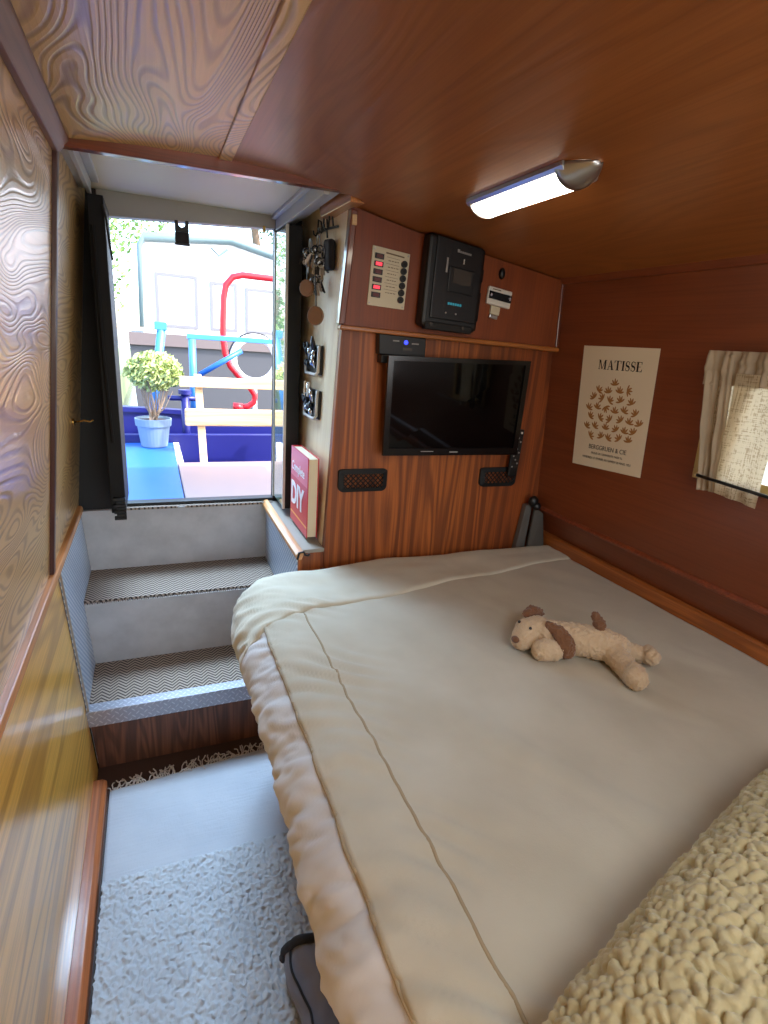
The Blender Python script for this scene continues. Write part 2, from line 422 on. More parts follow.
# right wall with its window opening, gunwale rail and hull lining below
WY0, WY1, WZ0, WZ1 = .70, 1.09, 1.20, 1.50
def rwq(y0, y1, z0, z1, off=0): return [(rw_x(z0)-off,y0,z0),(rw_x(z0)-off,y1,z0),(rw_x(z1)-off,y1,z1),(rw_x(z1)-off,y0,z1)]
m = MB()
for q in [(Y0, WY0, .88, 1.82), (WY1, YB+.03, .88, 1.82), (WY0, WY1, .88, WZ0), (WY0, WY1, WZ1, 1.82)]:
    m.prism(rwq(*q), (.03,0,0))
struct(m.build('wall_right', M['red_ply']))
m = MB().prism([(rw_x(.88)+.0, Y0, .885), (1.60, Y0, .66), (1.63, Y0, .66), (rw_x(.88)+.05, Y0, .885)], (0, YB+.03-Y0, 0))
struct(m.build('wall_right_lower', M['red_ply']))
m = MB().prism([(rw_x(.89)+.01, Y0, .875), (rw_x(.89)-.008, Y0, .88), (rw_x(.89)-.010, Y0, .888), (rw_x(.89)-.004, Y0, .897), (rw_x(.89)+.01, Y0, .90)], (0, YB-Y0, 0))
struct(m.build('trim_7', M['trim_red'], bevel=.002))
m = MB().prism([(1.545, Y0, .60), (1.530, Y0, .60), (1.522, Y0, .772), (1.528, Y0, .778), (1.55, Y0, .778)], (0, YB-Y0, 0))
struct(m.build('trim_8', wood('orange_board', s2l((190,112,50)), s2l((170,94,40)), s2l((110,54,22)), 'y', 16, 1.2, 40, .4, .4, .4, .2, .05, .4), bevel=.003))
m = MB().prism([(rw_x(1.75)-.01, Y0, ceil_z(1.43)-.016), (rw_x(1.75)+.005, Y0, ceil_z(1.43)-.02), (rw_x(1.75)+.005, Y0, ceil_z(1.43)+.006), (rw_x(1.75)-.022, Y0, ceil_z(1.42)+.002)], (0, YB-Y0, 0))
struct(m.build('trim_9', M['red_ply'], bevel=.002))
# window in the right wall
win = MB()
fy0, fy1, fz0, fz1 = WY0-.012, WY1+.012, WZ0-.012, WZ1+.012
for q in [(fy0, fy1, fz0, fz0+.03), (fy0, fy1, fz1-.03, fz1), (fy0, fy0+.03, fz0+.03, fz1-.03), (fy1-.03, fy1, fz0+.03, fz1-.03)]:
    win.prism(rwq(*q, off=.008), (.006,0,0))
w1 = win.build('window_1', plain('window_frame', (196,170,110), .3, metal=.4), bevel=.002); struct(w1)
g = MB().prism(rwq(WY0, WY1, WZ0, WZ1, off=-.012), (.004,0,0)).build('pane', M['glass'], w1)
# bulkhead with the television, and the return wall beside the steps
bl = [(.548,YB,.0),(1.62,YB,.0),(1.62,YB,.72),(rw_x(.88)+.03,YB,.9),(rw_x(1.75)+.03,YB,1.80),(.598,YB,1.915),(.552,YB,.78)]
m = MB().prism(bl, (0,.028,0)); struct(m.build('wall_front', M['teak']))
m = MB().prism([(.552,YB+.028,.77),(.560,2.47,.77),(.600,2.47,1.97),(.597,YB+.028,1.94)], (.03,0,0)); struct(m.build('wall_stairwell', M['ply_cream']))
# stern bulkhead round the door opening
DX0, DX1, DZ0 = -.150, .488, .775
m = MB()
T = .04
m.box((-.36, YD, 0), (DX0, YD+T, 2.02)); m.box((DX1, YD, 0), (.64, YD+T, 2.02)); m.box((DX0, YD, 0), (DX1, YD+T, DZ0-.004))
struct(m.build('wall_stern', M['dark_paint']))
m = MB().hexa([(DX0,YD-.01,1.872),(DX1,YD-.01,1.912),(DX1,YD+T,1.912),(DX0,YD+T,1.872),(DX0,YD-.01,2.0),(DX1,YD-.01,2.0),(DX1,YD+T,2.0),(DX0,YD+T,2.0)])
struct(m.build('trim_10', M['grey_paint'], bevel=.003), 'grey lintel over the stern doorway')
m = MB().box((-.128, YD-.016, 1.918), (.47, YD-.008, 1.93)); 
# hatch underside
m = MB().box((-.30, YT+.02, 1.958), (.62, YD+.02, 1.985)); struct(m.build('ceiling_hatch', M['hatch_grey']))
# outside skin of the cabin roof
m = MB().box((-.40, Y0-.1, 2.02), (1.66, YD+.10, 2.05)); struct(m.build('roof', M['boat_hull']))
# slide channels
m = MB()
m.box((.488, YT+.03, 1.905), (.505, YD-.012, 1.957)); m.box((.505, YT+.03, 1.925), (.552, YD-.012, 1.957)); m.box((.47, YT+.03, 1.944), (.488, YD-.012, 1.957))
struct(m.build('trim_11', M['rail_grey'], bevel=.002))
m = MB()
m.box((-.165, YT+.05, 1.905), (-.152, 2.25, 1.957)); m.box((-.20, YT+.05, 1.92), (-.165, 2.25, 1.957)); m.box((-.152, YT+.05, 1.942), (-.128, 2.25, 1.957))
struct(m.build('trim_12', M['rail_grey'], bevel=.002))
# rear wall with an opening made for the rear fill lamp
m = MB()
m.box((-.36, Y0-.03, 0), (1.66, Y0, .9)); m.box((-.36, Y0-.03, 1.75), (1.66, Y0, 2.02)); m.box((-.36, Y0-.03, .9), (.0, Y0, 1.75)); m.box((1.2, Y0-.03, .9), (1.66, Y0, 1.75))
struct(m.build('wall_back', M['ply_cream']))

# ------------------------------------------------------------------ doors
d = MB().box((.497, 2.215, .80), (.55, 2.425, 1.90)).build('door_1', M['black_matte'], bevel=.003); struct(d, 'right stern door leaf folded inward')
MB().box((.490, 2.222, .806), (.4965, 2.42, 1.895)).build('door_panel', M['door_gloss'], d)
MB().box((.486, 2.213, .80), (.4965, 2.2215, 1.90)).build('door_edge', M['door_edge'], d)
MB().box((.486, 2.4205, .80), (.4965, 2.426, 1.90)).build('door_edge', M['door_edge'], d)
d = MB().box((-.162, 2.15, .835), (-.113, 2.425, 1.89)).build('door_2', M['door_dark'], bevel=.003); struct(d, 'left stern door leaf folded inward')
mb = MB()
for k in range(7):
    z = .815 + k*.012
    mb.box((-.152+.008*(k % 2), 2.128, z), (-.112, 2.149, z+.010))
mb.build('bottom_bolt', M['black'], d)
MB().tube([(-.116,2.13,1.86),(-.108,2.128,1.82),(-.104,2.128,1.76),(-.098,2.128,1.70)], .004, 6).build('door_cord', M['black'], d)
MB().tube([(-.150,2.146,1.80),(-.148,2.143,1.4),(-.140,2.144,1.1)], .006, 6).build('door_rod', M['door_dark'], d)

hk = thing('cabin_hook', 'small brass cabin hook beside the dark left door leaf', 'hook', (-.268,2.16,1.17))
MB().disc((-.262,2.16,1.17),(1,0,.1),.012,.006).build('hook_plate', M['brass'], hk)
MB().tube([(-.256,2.16,1.17),(-.245,2.15,1.172),(-.225,2.145,1.178),(-.205,2.145,1.174),(-.195,2.145,1.180)], .0032, 6).build('hook_arm', M['brass'], hk)
hk = thing('cabin_hook', 'small metal hook low on the pale wall behind the right door leaf', 'hook', (.568,2.06,1.27))
MB().disc((.5755,2.06,1.27),(-1,0,0),.010,.006).build('hook_plate', M['steel_key'], hk)
MB().tube([(.569,2.06,1.27),(.560,2.06,1.268),(.552,2.06,1.262),(.550,2.06,1.274)], .003, 6).build('hook_arm', M['steel_key'], hk)

st = thing('lintel_catch', 'black catch with a round hole hanging from the grey lintel', 'catch', (.135,2.405,1.83))
mb = MB().box((.108, 2.402, 1.815), (.158, 2.412, 1.852)); mb.build('catch_body', M['charcoal_dark'], st, bevel=.003)
mb = MB()
pts = [(.110,2.406,1.852),(.110,2.406,1.884),(.156,2.406,1.888),(.156,2.406,1.852)]
mb.prism([(.108,2.402,1.8525),(.158,2.402,1.8525),(.158,2.402,1.892),(.146,2.402,1.892),(.144,2.402,1.874),(.133,2.402,1.866),(.122,2.402,1.874),(.120,2.402,1.890),(.108,2.402,1.890)], (0,.010,0))
mb.build('catch_fork', M['black'], st, bevel=.002)
MB().box((.106,2.400,1.806),(.160,2.414,1.8145)).build('catch_lip', M['black'], st, bevel=.002)
MB().box((.437,2.409,1.893),(.447,2.4195,1.915)).build('lintel_bolt', M['brass'])
tag(bpy.data.objects['lintel_bolt'], 'tiny brass keeper at the right end of the grey lintel', 'keeper')

# ------------------------------------------------------------------ steps
S1, S2, S3, RY = .245, .505, .775, 2.105
SX0, SX1 = -.268, .450
st = thing('cabin_steps', 'grey painted cabin steps with woven mats under the stern doorway', 'steps', (.09,1.80,0))
def lbox(z0, z1, y0, y1):
    a, b = lw_x(z0)-.003, lw_x(z1)-.003
    return MB().hexa([(a,y0,z0),(SX1,y0,z0),(SX1,y1,z0),(a,y1,z0),(b,y0,z1),(SX1,y0,z1),(SX1,y1,z1),(b,y1,z1)])
MB().hexa([(lw_x(0)+.004,1.805,.003),(.4535,1.805,.003),(.4535,1.83,.003),(lw_x(0)+.004,1.83,.003),(lw_x(.18)+.004,1.805,S1-.0622),(.4535,1.805,S1-.0622),(.4535,1.83,S1-.0622),(lw_x(.18)+.004,1.83,S1-.0622)]).build('kickboard', M['step_wood'], st)
lbox(.003, S1-.014, 1.831, RY-.001).build('lower_step_body', M['riser_paint'], st)
mb = MB().box((SX0, 1.795, S1-.062), (SX1, 1.803, S1)); mb.box((SX0, 1.803, S1-.006), (SX1, 1.842, S1))
mb.build('nosing', M['tread_plate'], st, bevel=.002)
MB().box((SX0+.004, 1.8425, S1-.013), (SX1-.002, RY-.002, S1-.001)).build('tread_mat', M['sisal'], st)
lbox(.003, S2-.014, RY, YD-.002).build('riser', M['riser_paint'], st)
MB().box((SX0-.02, RY-.006, S2-.0135), (SX1-.001, RY+.012, S2-.006)).build('step_lip', M['riser_paint'], st, bevel=.002)
MB().box((SX0-.016, RY+.002, S2-.0055), (SX1-.002, YD-.005, S2+.004)).build('tread_mat', M['sisal'], st)
mb = MB()
for i in range(90):
    x = SX0-.012 + (SX1-SX0+.005)*i/90
    mb.tube([(x,RY+.004,S2), (x+random.uniform(-.002,.002),RY-.004,S2-.001), (x+random.uniform(-.003,.003),RY-.007,S2-.006)], .0016, 4)
mb.build('mat_fray', M['sisal'], st)
MB().box((SX0-.025, YD-.024, S2+.0045), (SX1+.03, YD-.001, S3-.006)).build('riser', M['riser_paint'], st)
mb = MB().box((SX0+.13, YD-.036, S3-.005), (SX1+.03, YD-.001, S3+.004)); mb.build('sill_mat', M['sisal'], st)
MB().box((.075, YD-.040, S3-.013), (.105, YD-.0365, S3+.002)).build('sill_clip', M['riser_paint'], st, bevel=.001)
MB().box((-.15, YD-.012, S3+.0045), (.488, YD+.04, S3+.018)).build('sill', M['black'], st, bevel=.002)
# diamond plate on the left wall
mb = MB().prism([(lw_x(S1)+.001,1.802,S1),(lw_x(S1)+.001,YD-.026,S1),(lw_x(.765)+.001,YD-.026,.765),(lw_x(.765)+.001,1.802,.765)], (.004,0,0))
mb.build('side_plate', M['diamond_panel'], st)
MB().prism([(lw_x(S1)+.005,1.797,S1),(lw_x(S1)+.010,1.797,S1),(lw_x(.763)+.010,1.797,.763),(lw_x(.763)+.005,1.797,.763)], (0,.006,0)).build('plate_edge', M['silver'], st)

lk = thing('side_locker', 'wooden box ledge on the right of the steps, faced with patterned plate', 'locker', (.50,1.8,0))
MB().box((.4545, 1.792, .003), (.5475, 2.42, .762)).build('locker_body', M['teak'], lk)
MB().box((.4505, 1.80, S1+.01), (.4540, YD-.03, .755)).build('side_plate', M['diamond_panel'], lk)
MB().box((.452, 1.788, .7625), (.549, 2.42, .776)).build('ledge_top', plain('ledge_top', (150,140,126), .5), lk, bevel=.002)
mb = MB().prism([(.437,1.752,.756),(.456,1.752,.752),(.466,1.752,.7765),(.462,1.752,.786),(.446,1.752,.784),(.437,1.752,.772)], (0,.665,0))
mb.build('edging', M['trim_oak'], lk, bevel=.003)
mb = MB().tube([(.440,1.748,.758),(.446,1.748,.782),(.462,1.748,.785),(.468,1.748,.772),(.478,1.748,.770),(.484,1.748,.776)], .0042, 6); mb.build('edging_end', M['black'], lk)

# book on the ledge
bk = thing('book', 'thick red DIY manual standing upright on the ledge beside the steps', 'book', (.525,2.0,.7785))
bx0, bx1, by0, by1, bz0, bz1 = .502, .542, 1.868, 2.13, .789, 1.092
MB().box((bx0+.003, by0+.004, bz0+.003), (bx1-.003, by1-.012, bz1-.004)).build('pages', plain('pages', (226,212,180), .8), bk)
cv = MB().box((bx0, by0, bz0), (bx0+.003, by1, bz1)).box((bx1-.003, by0, bz0), (bx1, by1, bz1)).box((bx0+.003, by1-.006, bz0), (bx1-.003, by1, bz1)).build('cover', M['red_cover'], bk)
def bfn(x, y, n): return V(bx0-.0006-n, by1-.012-x, bz0+y)
MB().box((bx0-.0005, by0+.002, bz0+.19), (bx0-.0001, by1-.002, bz1-.002)).build('cover_top_band', M['pink_cover'], cv)
text_mesh('DIY', .125, bfn, .0012, 'LEFT', .004, .98).build('lettering', M['white_ink'], cv)
def bfn1(x, y, n): return bfn(x, y+.085, n)
cvl = [o for o in C.objects if o.name.startswith('lettering')][-1]
for v in cvl.data.vertices: v.co.z += .080
text_mesh('Complete', .050, lambda x,y,n: bfn(x+.005, y+.215, n), .001, 'LEFT', .0004, .98).build('lettering', M['white_ink'], cv)
MB().box((bx0-.0005, by0+.006, bz0+.035), (bx0-.0001, by1-.004, bz0+.042)).build('cover_stripe', plain('orange_stripe', (240,160,70), .4), cv)

# ------------------------------------------------------------------ keys wall
kr = thing('key_rack', 'dark wire key rack near the top of the pale side wall', 'rack', (.59,2.02,1.86))
def sx(z): return .5925 + (z-1.87)*.034
mb = MB().tube([(.588,1.90,1.858),(.588,2.02,1.868),(.588,2.16,1.872)], .004, 6); mb.build('rail', M['black'], kr)
for y in (1.955, 2.02, 2.09):
    MB().tube([(.588,y,1.866),(.584,y,1.90),(.574,y,1.905),(.572,y,1.862),(.566,y,1.852),(.558,y,1.856),(.556,y,1.868)], .003, 6).build('hook', M['black'], kr)
def key_mesh(p, ang, L=.055, bow=.011):
    mb = MB(); p = Vector(p); d = Vector((0, math.sin(ang), -math.cos(ang))); n = Vector((0, math.cos(ang), math.sin(ang)))
    ring = [p + d*(bow) + (d*math.cos(a) + n*math.sin(a))*bow for a in [2*PI*k/14 for k in range(14)]]
    mb.tube(ring, .0024, 6, closed=True)
    q = [p + d*bow*2 - n*.0035, p + d*bow*2 + n*.0035, p + d*(L*.55) + n*.0035, p + d*(L*.6) + n*.006, p + d*(L*.7)+n*.004, p + d*(L*.8) + n*.0065, p + d*L + n*.002, p + d*L - n*.0035]
    mb.prism([x + Vector((-.001,0,0)) for x in q], (.002,0,0))
    rz = Matrix.Rotation(random.uniform(.5, 1.5), 3, 'Z'); mb.v = [p + rz @ (v - p) for v in mb.v]
    return mb
bunch = []
def key_bunch(label, y, ztop, xoff, n, spread, disc=None, tagp=None):
    t = thing('key_bunch', label, 'keys', (.56-xoff, y, ztop), 'bunches of keys on the wire rack')
    c = Vector((.562-xoff, y, ztop-.018))
    MB().tube([c + Vector((0, .017*math.sin(a), .017*math.cos(a))) for a in [2*PI*k/16 for k in range(16)]], .0018, 6, closed=True).build('key_ring', M['steel_key'], t)
    for i in range(n):
        a = lerp(-spread, spread, i/max(1, n-1)) + random.uniform(-.1,.1)
        key_mesh((.562-xoff-.004*(i % 4), y+.010*math.sin(a*2), ztop-.034-.004*(i % 3)), a, random.uniform(.045,.065)).build('key', M['steel_key'] if i % 3 else M['black'], t)
    if disc:
        dy, dz, r = disc
        p0 = Vector((.556-xoff, y, ztop-.03)); p1 = Vector((.545-xoff, y+dy, ztop+dz+r))
        MB().tube([p0, p0.lerp(p1, .5) + Vector((-.004,0,0)), p1], .002, 6).build('cord', M['black'], t)
        nrm = Vector((-.8,-.6,0)).normalized()
        MB().disc(p1 - Vector((0,0,r)) - nrm*.006, nrm, r, .014, 28).build('wooden_disc', M['disc_wood'], t, bevel=.002)
    if tagp:
        dy, dz = tagp
        MB().box((.553-xoff, y+dy-.012, ztop+dz-.055), (.556-xoff, y+dy+.012, ztop+dz)).build('key_tag', M['white_plastic'], t, bevel=.002)
    return t
key_bunch('key bunch with a large wooden disc hanging lowest on the wire rack', 2.0, 1.84, .012, 8, .45, (-.06,-.262,.031))
key_bunch('key bunch with a smaller wooden disc hanging toward the doorway', 2.075, 1.84, .020, 7, .45, (-.035,-.168,.028))
key_bunch('key bunch with a pale plastic tag nearest the doorway', 2.115, 1.845, .006, 5, .6, None, (.01,-.06))
key_bunch('dark key bunch nearest the cabinet edge on the wire rack', 1.965, 1.80, .004, 8, .4, None, None)
key_bunch('key bunch hanging low behind the wooden discs', 2.02, 1.745, .002, 9, .5, None, None)
MB().tube([(.562,2.02,1.87),(.563,2.022,1.80),(.561,2.02,1.745)], .002, 6).build('chain', M['steel_key'], bpy.data.objects['key_bunch.004'] )
for v in bpy.data.objects['chain'].data.vertices: pass
pu = thing('black_pouch', 'small black pouch hanging among the keys', 'pouch', (.58,1.96,1.74))
MB().hexa([(.560,1.90,1.725),(.586,1.90,1.722),(.586,1.99,1.728),(.560,1.99,1.731),(.562,1.91,1.822),(.588,1.91,1.820),(.588,1.98,1.826),(.562,1.98,1.828)]).build('pouch_body', M['charcoal_dark'], pu, bevel=.010)
MB().tube([(.572,1.965,1.83),(.570,1.965,1.85),(.568,1.965,1.858)], .003, 6).build('loop', M['black'], pu)

def wall_bin(label, y, z, extra):
    xw = .576 + (z-1.27)*.030
    t = thing('wall_tidy', label, 'tidy', (xw, y, z), 'rim-edged tidies on the pale side wall')
    MB().box((xw-.010, y-.100, z), (xw-.001, y+.100, z+.105)).build('back_plate', M['black'], t, bevel=.003)
    mb = MB()
    pts = [(xw-.014, y+.085, z+.105), (xw-.016, y+.088, z+.01), (xw-.022, y+.06, z+.001), (xw-.022, y-.075, z+.001), (xw-.016, y-.088, z+.012), (xw-.014, y-.088, z+.105)]
    mb.tube(pts, .006, 8); mb.build('rim', M['white_plastic'], t, smooth=True)
    random.seed(int(z*1000))
    for i in range(extra):
        yy = random.uniform(y-.065, y+.065); zz = random.uniform(z+.02, z+.09)
        m = MB()
        if i % 3 == 0: m.tube([(xw-.02,yy,zz),(xw-.028,yy+.004,zz+.03),(xw-.03,yy+.01,zz+.045)], [.006,.007,.004], 8)
        else: m.ell((xw-.024,yy,zz),(.010,.014,.012), Matrix.Rotation(random.uniform(0,3),3,'X'), 10, 6)
        m.build('clip', M['black'] if i % 4 else M['chrome'], t, smooth=True)
    return t
b1 = wall_bin('upper black tidy with a white rim, stuffed with dark clips', 2.085, 1.375, 16)
b2 = wall_bin('lower black tidy with a white rim, two pale pegs sticking out', 2.075, 1.215, 14)
for dy in (-.015, .03):
    MB().box((.54, 2.075+dy-.008, 1.29), (.548, 2.075+dy+.008, 1.345)).build('peg', M['white_plastic'] if dy < 0 else M['pale_wood'], b2, bevel=.003)

# ------------------------------------------------------------------ overhead cabinet and what is on it
CY = 1.778
cb = thing('wall_cabinet', 'shallow varnished wood cabinet above the television holding the electrics', 'cabinet', (1.0,1.79,1.54))
top = [(x, CY, ceil_z(x)-.004) for x in (1.43,1.2,1.0,.8,.7,.6)]
MB().prism([(.575,CY,1.552),(1.440,CY,1.534)] + top, (0,.021,0)).build('front_panel', M['cab_ply'], cb)
MB().hexa([(.566,CY-.018,1.536),(1.443,CY-.018,1.516),(1.443,1.799,1.516),(.566,1.799,1.536),(.566,CY-.018,1.551),(1.443,CY-.018,1.533),(1.443,1.799,1.533),(.566,1.799,1.551)]).build('bottom_moulding', M['trim_oakx'], cb, bevel=.004)
MB().hexa([(.562,CY-.012,1.5515),(.584,CY-.012,1.5515),(.5835,1.799,1.5515),(.562,1.799,1.5515),(.588,CY-.012,1.888),(.610,CY-.012,1.886),(.610,1.799,1.886),(.588,1.799,1.888)]).build('side_trim', M['trim_redz'], cb, bevel=.004)
MB().hexa([(1.434,CY-.006,1.534),(1.446,CY-.006,1.534),(1.446,1.799,1.534),(1.434,1.799,1.534),(1.420,CY-.006,1.768),(1.432,CY-.006,1.768),(1.432,1.799,1.768),(1.420,1.799,1.768)]).build('corner_trim', M['trim_redz'], cb, bevel=.003)
MB().box((.589,CY-.020,1.842),(.604,CY-.0125,1.872)).build('trim_block', M['pale_wood'], cb, bevel=.002)

# switch panel
def pfn(u, v, n):   # u right 0..1, v up 0..1 over the panel face
    bl, br, tl, tr = V(.657,CY,1.619), V(.789,CY,1.614), V(.666,CY,1.797), V(.797,CY,1.785)
    p = bl.lerp(br, u).lerp(tl.lerp(tr, u), v); return V(p.x, CY-.0005-n, p.z)
sp = thing('switch_panel', 'cream electrical switch panel with red rockers left of the black charger', 'switch panel', (.727,CY,1.62))
mb = MB(); q = [pfn(0,0,0),pfn(1,0,0),pfn(1,1,0),pfn(0,1,0)]; mb.prism(q, (0,-.004,0)); mb.build('plate', M['cream_panel'], sp, bevel=.001)
for i in range(6):
    v = .845 - i*.131
    mb = MB(); mb.prism([pfn(.075,v-.045,.0042),pfn(.31,v-.045,.0042),pfn(.31,v+.045,.0042),pfn(.075,v+.045,.0042)], (0,-.003,0)); r = mb.build('rocker_switch', M['black'], sp)
    mb = MB(); mb.prism([pfn(.11,v-.028,.0074),pfn(.27,v-.028,.0074),pfn(.27,v+.028,.0074),pfn(.11,v+.028,.0074)], (0,-.003,0)); mb.build('rocker', M['red_glow'] if i in (1,4) else M['red_dull'], r)
    fv = .80 - i*.127
    f = MB().disc(pfn(.86,fv,.0042), (0,-1,0), .0105, .008, 20).build('fuse_holder', M['black'], sp, bevel=.001)
    MB().disc(pfn(.86,fv,.0124), (0,-1,0), .005, .002, 12).build('fuse_cap', M['black_matte'], f)
mb = MB()
for i in range(12):
    v = .86 - i*.055; a = .39; b = .74
    if i % 2 == 0: mb.prism([pfn(a,v,.0042),pfn(b,v-.006,.0042),pfn(b,v-.0005,.0042),pfn(a,v+.0055,.0042)], (0,-.0004,0))
    else:
        u = a + .05
        while u < b - .06:
            w = random.uniform(.03,.07); mb.prism([pfn(u,v-.006,.0042),pfn(u+w,v-.006,.0042),pfn(u+w,v+.008,.0042),pfn(u,v+.008,.0042)], (0,-.0004,0)); u += w + .02
mb.build('label_lines', M['ink_brown'], sp)
mb = MB(); mb.prism([pfn(.36,.915,.0042),pfn(.85,.905,.0042),pfn(.85,.93,.0042),pfn(.36,.94,.0042)], (0,-.0004,0)); mb.build('maker_mark', M['ink_brown'], sp)
for u, v in ((.06,.955),(.95,.955),(.05,.04),(.94,.04)):
    MB().disc(pfn(u,v,.0042),(0,-1,0),.003,.0015,10).build('screw', M['silver'], sp)

# charger / inverter
ch = thing('battery_charger', 'tall black battery charger unit with a small display on the cabinet', 'charger', (.945,CY,1.555))
def cfn(u, v, n):
    bl, br, tl, tr = V(.832,0,1.568), V(1.046,0,1.560), V(.838,0,1.852), V(1.052,0,1.824)
    p = bl.lerp(br, u).lerp(tl.lerp(tr, u), v); return V(p.x, CY-.0008-n, p.z)
def cp(u0,u1,v0,v1,n,h): return MB().prism([cfn(u0,v0,n),cfn(u1,v0,n),cfn(u1,v1,n),cfn(u0,v1,n)], (0,-h,0))
body = cp(0,1,0,1,0,.056).build('case', M['black'], ch, bevel=.012)
cp(.12,.92,.10,.985,.0565,.006).build('front_cover', plain('charger_front', (18,18,20), .35), ch, bevel=.004)
fr = cp(.36,.80,.42,.70,.063,.004).build('display_bezel', M['black'], ch, bevel=.003)
cp(.43,.75,.52,.68,.0674,.001).build('display', M['lcd'], fr)
mb = MB(); u = .47
for k, w in enumerate((.045,.035,.035,.035,.035,.035,.03)):
    h = .034 if k == 0 else .022
    mb.prism([cfn(u,.865,.063),cfn(u+w-.008,.865,.063),cfn(u+w-.008,.865+h,.063),cfn(u,.865+h,.063)], (0,-.0008,0)); u += w
mb.build('maker_mark', M['grey_mark'], ch)
mb = MB(); u = .40
for k in range(6):
    mb.prism([cfn(u,.275,.063),cfn(u+.032,.275,.063),cfn(u+.032,.302,.063),cfn(u,.302,.063)], (0,-.0008,0)); u += .042
mb.build('cyan_mark', M['cyan_mark'], ch)
for v in (.80,.78,.76): MB().disc(cfn(.60,v,.063),(0,-1,0),.0022,.0015,10).build('indicator_light', M['white_plastic'], ch)
for u in (.38,.56): MB().disc(cfn(u,.18,.063),(0,-1,0),.003,.002,10).build('indicator_light', M['grey_mark'], ch)
cp(.30,.33,.62,.78,.063,.0015).build('indicator_strip', M['grey_mark'], ch)
for v0, v1 in ((.62,.78),(.14,.50)): cp(1.0,1.045,v0,v1,.01,.03).build('side_fin', M['black'], ch, bevel=.004)
cp(.06,.90,-.03,.06,.03,.03).build('terminal_cover', M['black_matte'], ch, bevel=.004)
for u in (.15,.72): MB().disc(cfn(u,.03,.061),(0,-1,0),.006,.003,12).build('terminal_screw', M['lcd'], ch)

gd = thing('battery_monitor', 'small white battery monitor with a dark window on the cabinet', 'monitor', (1.15,CY,1.66))
def gfn(u, v, n):
    bl, br, tl, tr = V(1.101,0,1.662), V(1.199,0,1.650), V(1.104,0,1.721), V(1.203,0,1.709)
    p = bl.lerp(br, u).lerp(tl.lerp(tr, u), v); return V(p.x, CY-.0008-n, p.z)
def gp(u0,u1,v0,v1,n,h): return MB().prism([gfn(u0,v0,n),gfn(u1,v0,n),gfn(u1,v1,n),gfn(u0,v1,n)], (0,-h,0))
gp(0,1,0,1,0,.014).build('case', M['white_plastic'], gd, bevel=.004)
w = gp(.03,.97,.32,.74,.0145,.002).build('display_window', M['tv_screen'], gd)
for u in (.10,.90): MB().disc(gfn(u,.53,.0168),(0,-1,0),.005,.002,12).build('button', M['chrome'], w)
gp(.16,.50,.85,.90,.0142,.0006).build('maker_mark', M['ink_brown'], gd)
gp(.22,.62,-.50,-.02,0,.010).build('sensor_plug', M['cream_panel'], gd, bevel=.002)
gp(.24,.58,-.74,-.51,0,.008).build('plug_end', M['silver'], gd, bevel=.002)
kn = thing('cable_gland', 'little black oval cable cover above the white monitor', 'cable cover', (1.155,CY,1.765))
MB().ell((1.155,CY-.004,1.765),(.012,.010,.019), None, 14, 8).build('cover', M['black'], kn, smooth=True)
MB().disc((1.155,CY-.0135,1.775),(0,-1,0),.003,.002,8).build('screw', M['black_matte'], kn)

# ------------------------------------------------------------------ television and neighbours
tv = thing('television', 'black flat screen television on the wood bulkhead', 'television', (1.0,1.75,1.13))
TL, TR_, BR_, BL_ = V(.722,1.722,1.466), V(1.272,1.700,1.478), V(1.276,1.714,1.131), V(.728,1.730,1.130)
def tfn(u, v, n):
    p = BL_.lerp(BR_, u).lerp(TL.lerp(TR_, u), v); return V(p.x, p.y-n, p.z)
def tp(u0,u1,v0,v1,n,h): return MB().prism([tfn(u0,v0,n),tfn(u1,v0,n),tfn(u1,v1,n),tfn(u0,v1,n)], (0,-h,0))
bz = MB()
for a in [(0,.035,0,1),(.965,1,0,1),(.035,.965,.955,1),(.035,.965,0,.075)]: bz.prism([tfn(a[0],a[2],-.006),tfn(a[1],a[2],-.006),tfn(a[1],a[3],-.006),tfn(a[0],a[3],-.006)], (0,-.012,0))
bz.build('bezel', M['tv_bezel'], tv)
tp(.0352,.9648,.0752,.9548,-.004,.004).build('screen', M['tv_screen'], tv)
tp(.02,.98,.02,.98,-.036,.029).build('back_shell', M['black'], tv, bevel=.008)
MB().box((.93,1.757,1.20),(1.09,1.7999,1.38)).build('wall_bracket', M['black'], tv)
tp(.47,.53,.030,.042,.0062,.0008).build('maker_mark', M['grey_mark'], tv)
tp(.26,.35,.040,.048,.0062,.0008).build('sensor_strip', M['grey_mark'], tv)

md = thing('media_box', 'small black media box with a blue light tucked above the television', 'media box', (.79,1.77,1.45))
MB().hexa([(.706,1.762,1.468),(.878,1.762,1.464),(.878,1.798,1.464),(.706,1.798,1.468),(.702,1.762,1.533),(.876,1.762,1.529),(.876,1.798,1.529),(.702,1.798,1.533)]).build('case', M['black'], md, bevel=.003)
MB().disc((.800,1.7615,1.511),(0,-1,0),.007,.002,16).build('power_light', M['blue_led'], md)
MB().box((.752,1.7605,1.512),(.775,1.7615,1.516)).build('front_mark', M['grey_mark'], md)
MB().box((.822,1.7605,1.506),(.848,1.7615,1.510)).build('front_mark', M['grey_mark'], md)
MB().box((.79,1.7605,1.484),(.825,1.7615,1.494)).build('front_label', M['lcd'], md)
MB().box((.712,1.756,1.44),(.745,1.796,1.4675)).build('plug', M['black'], md, bevel=.003)

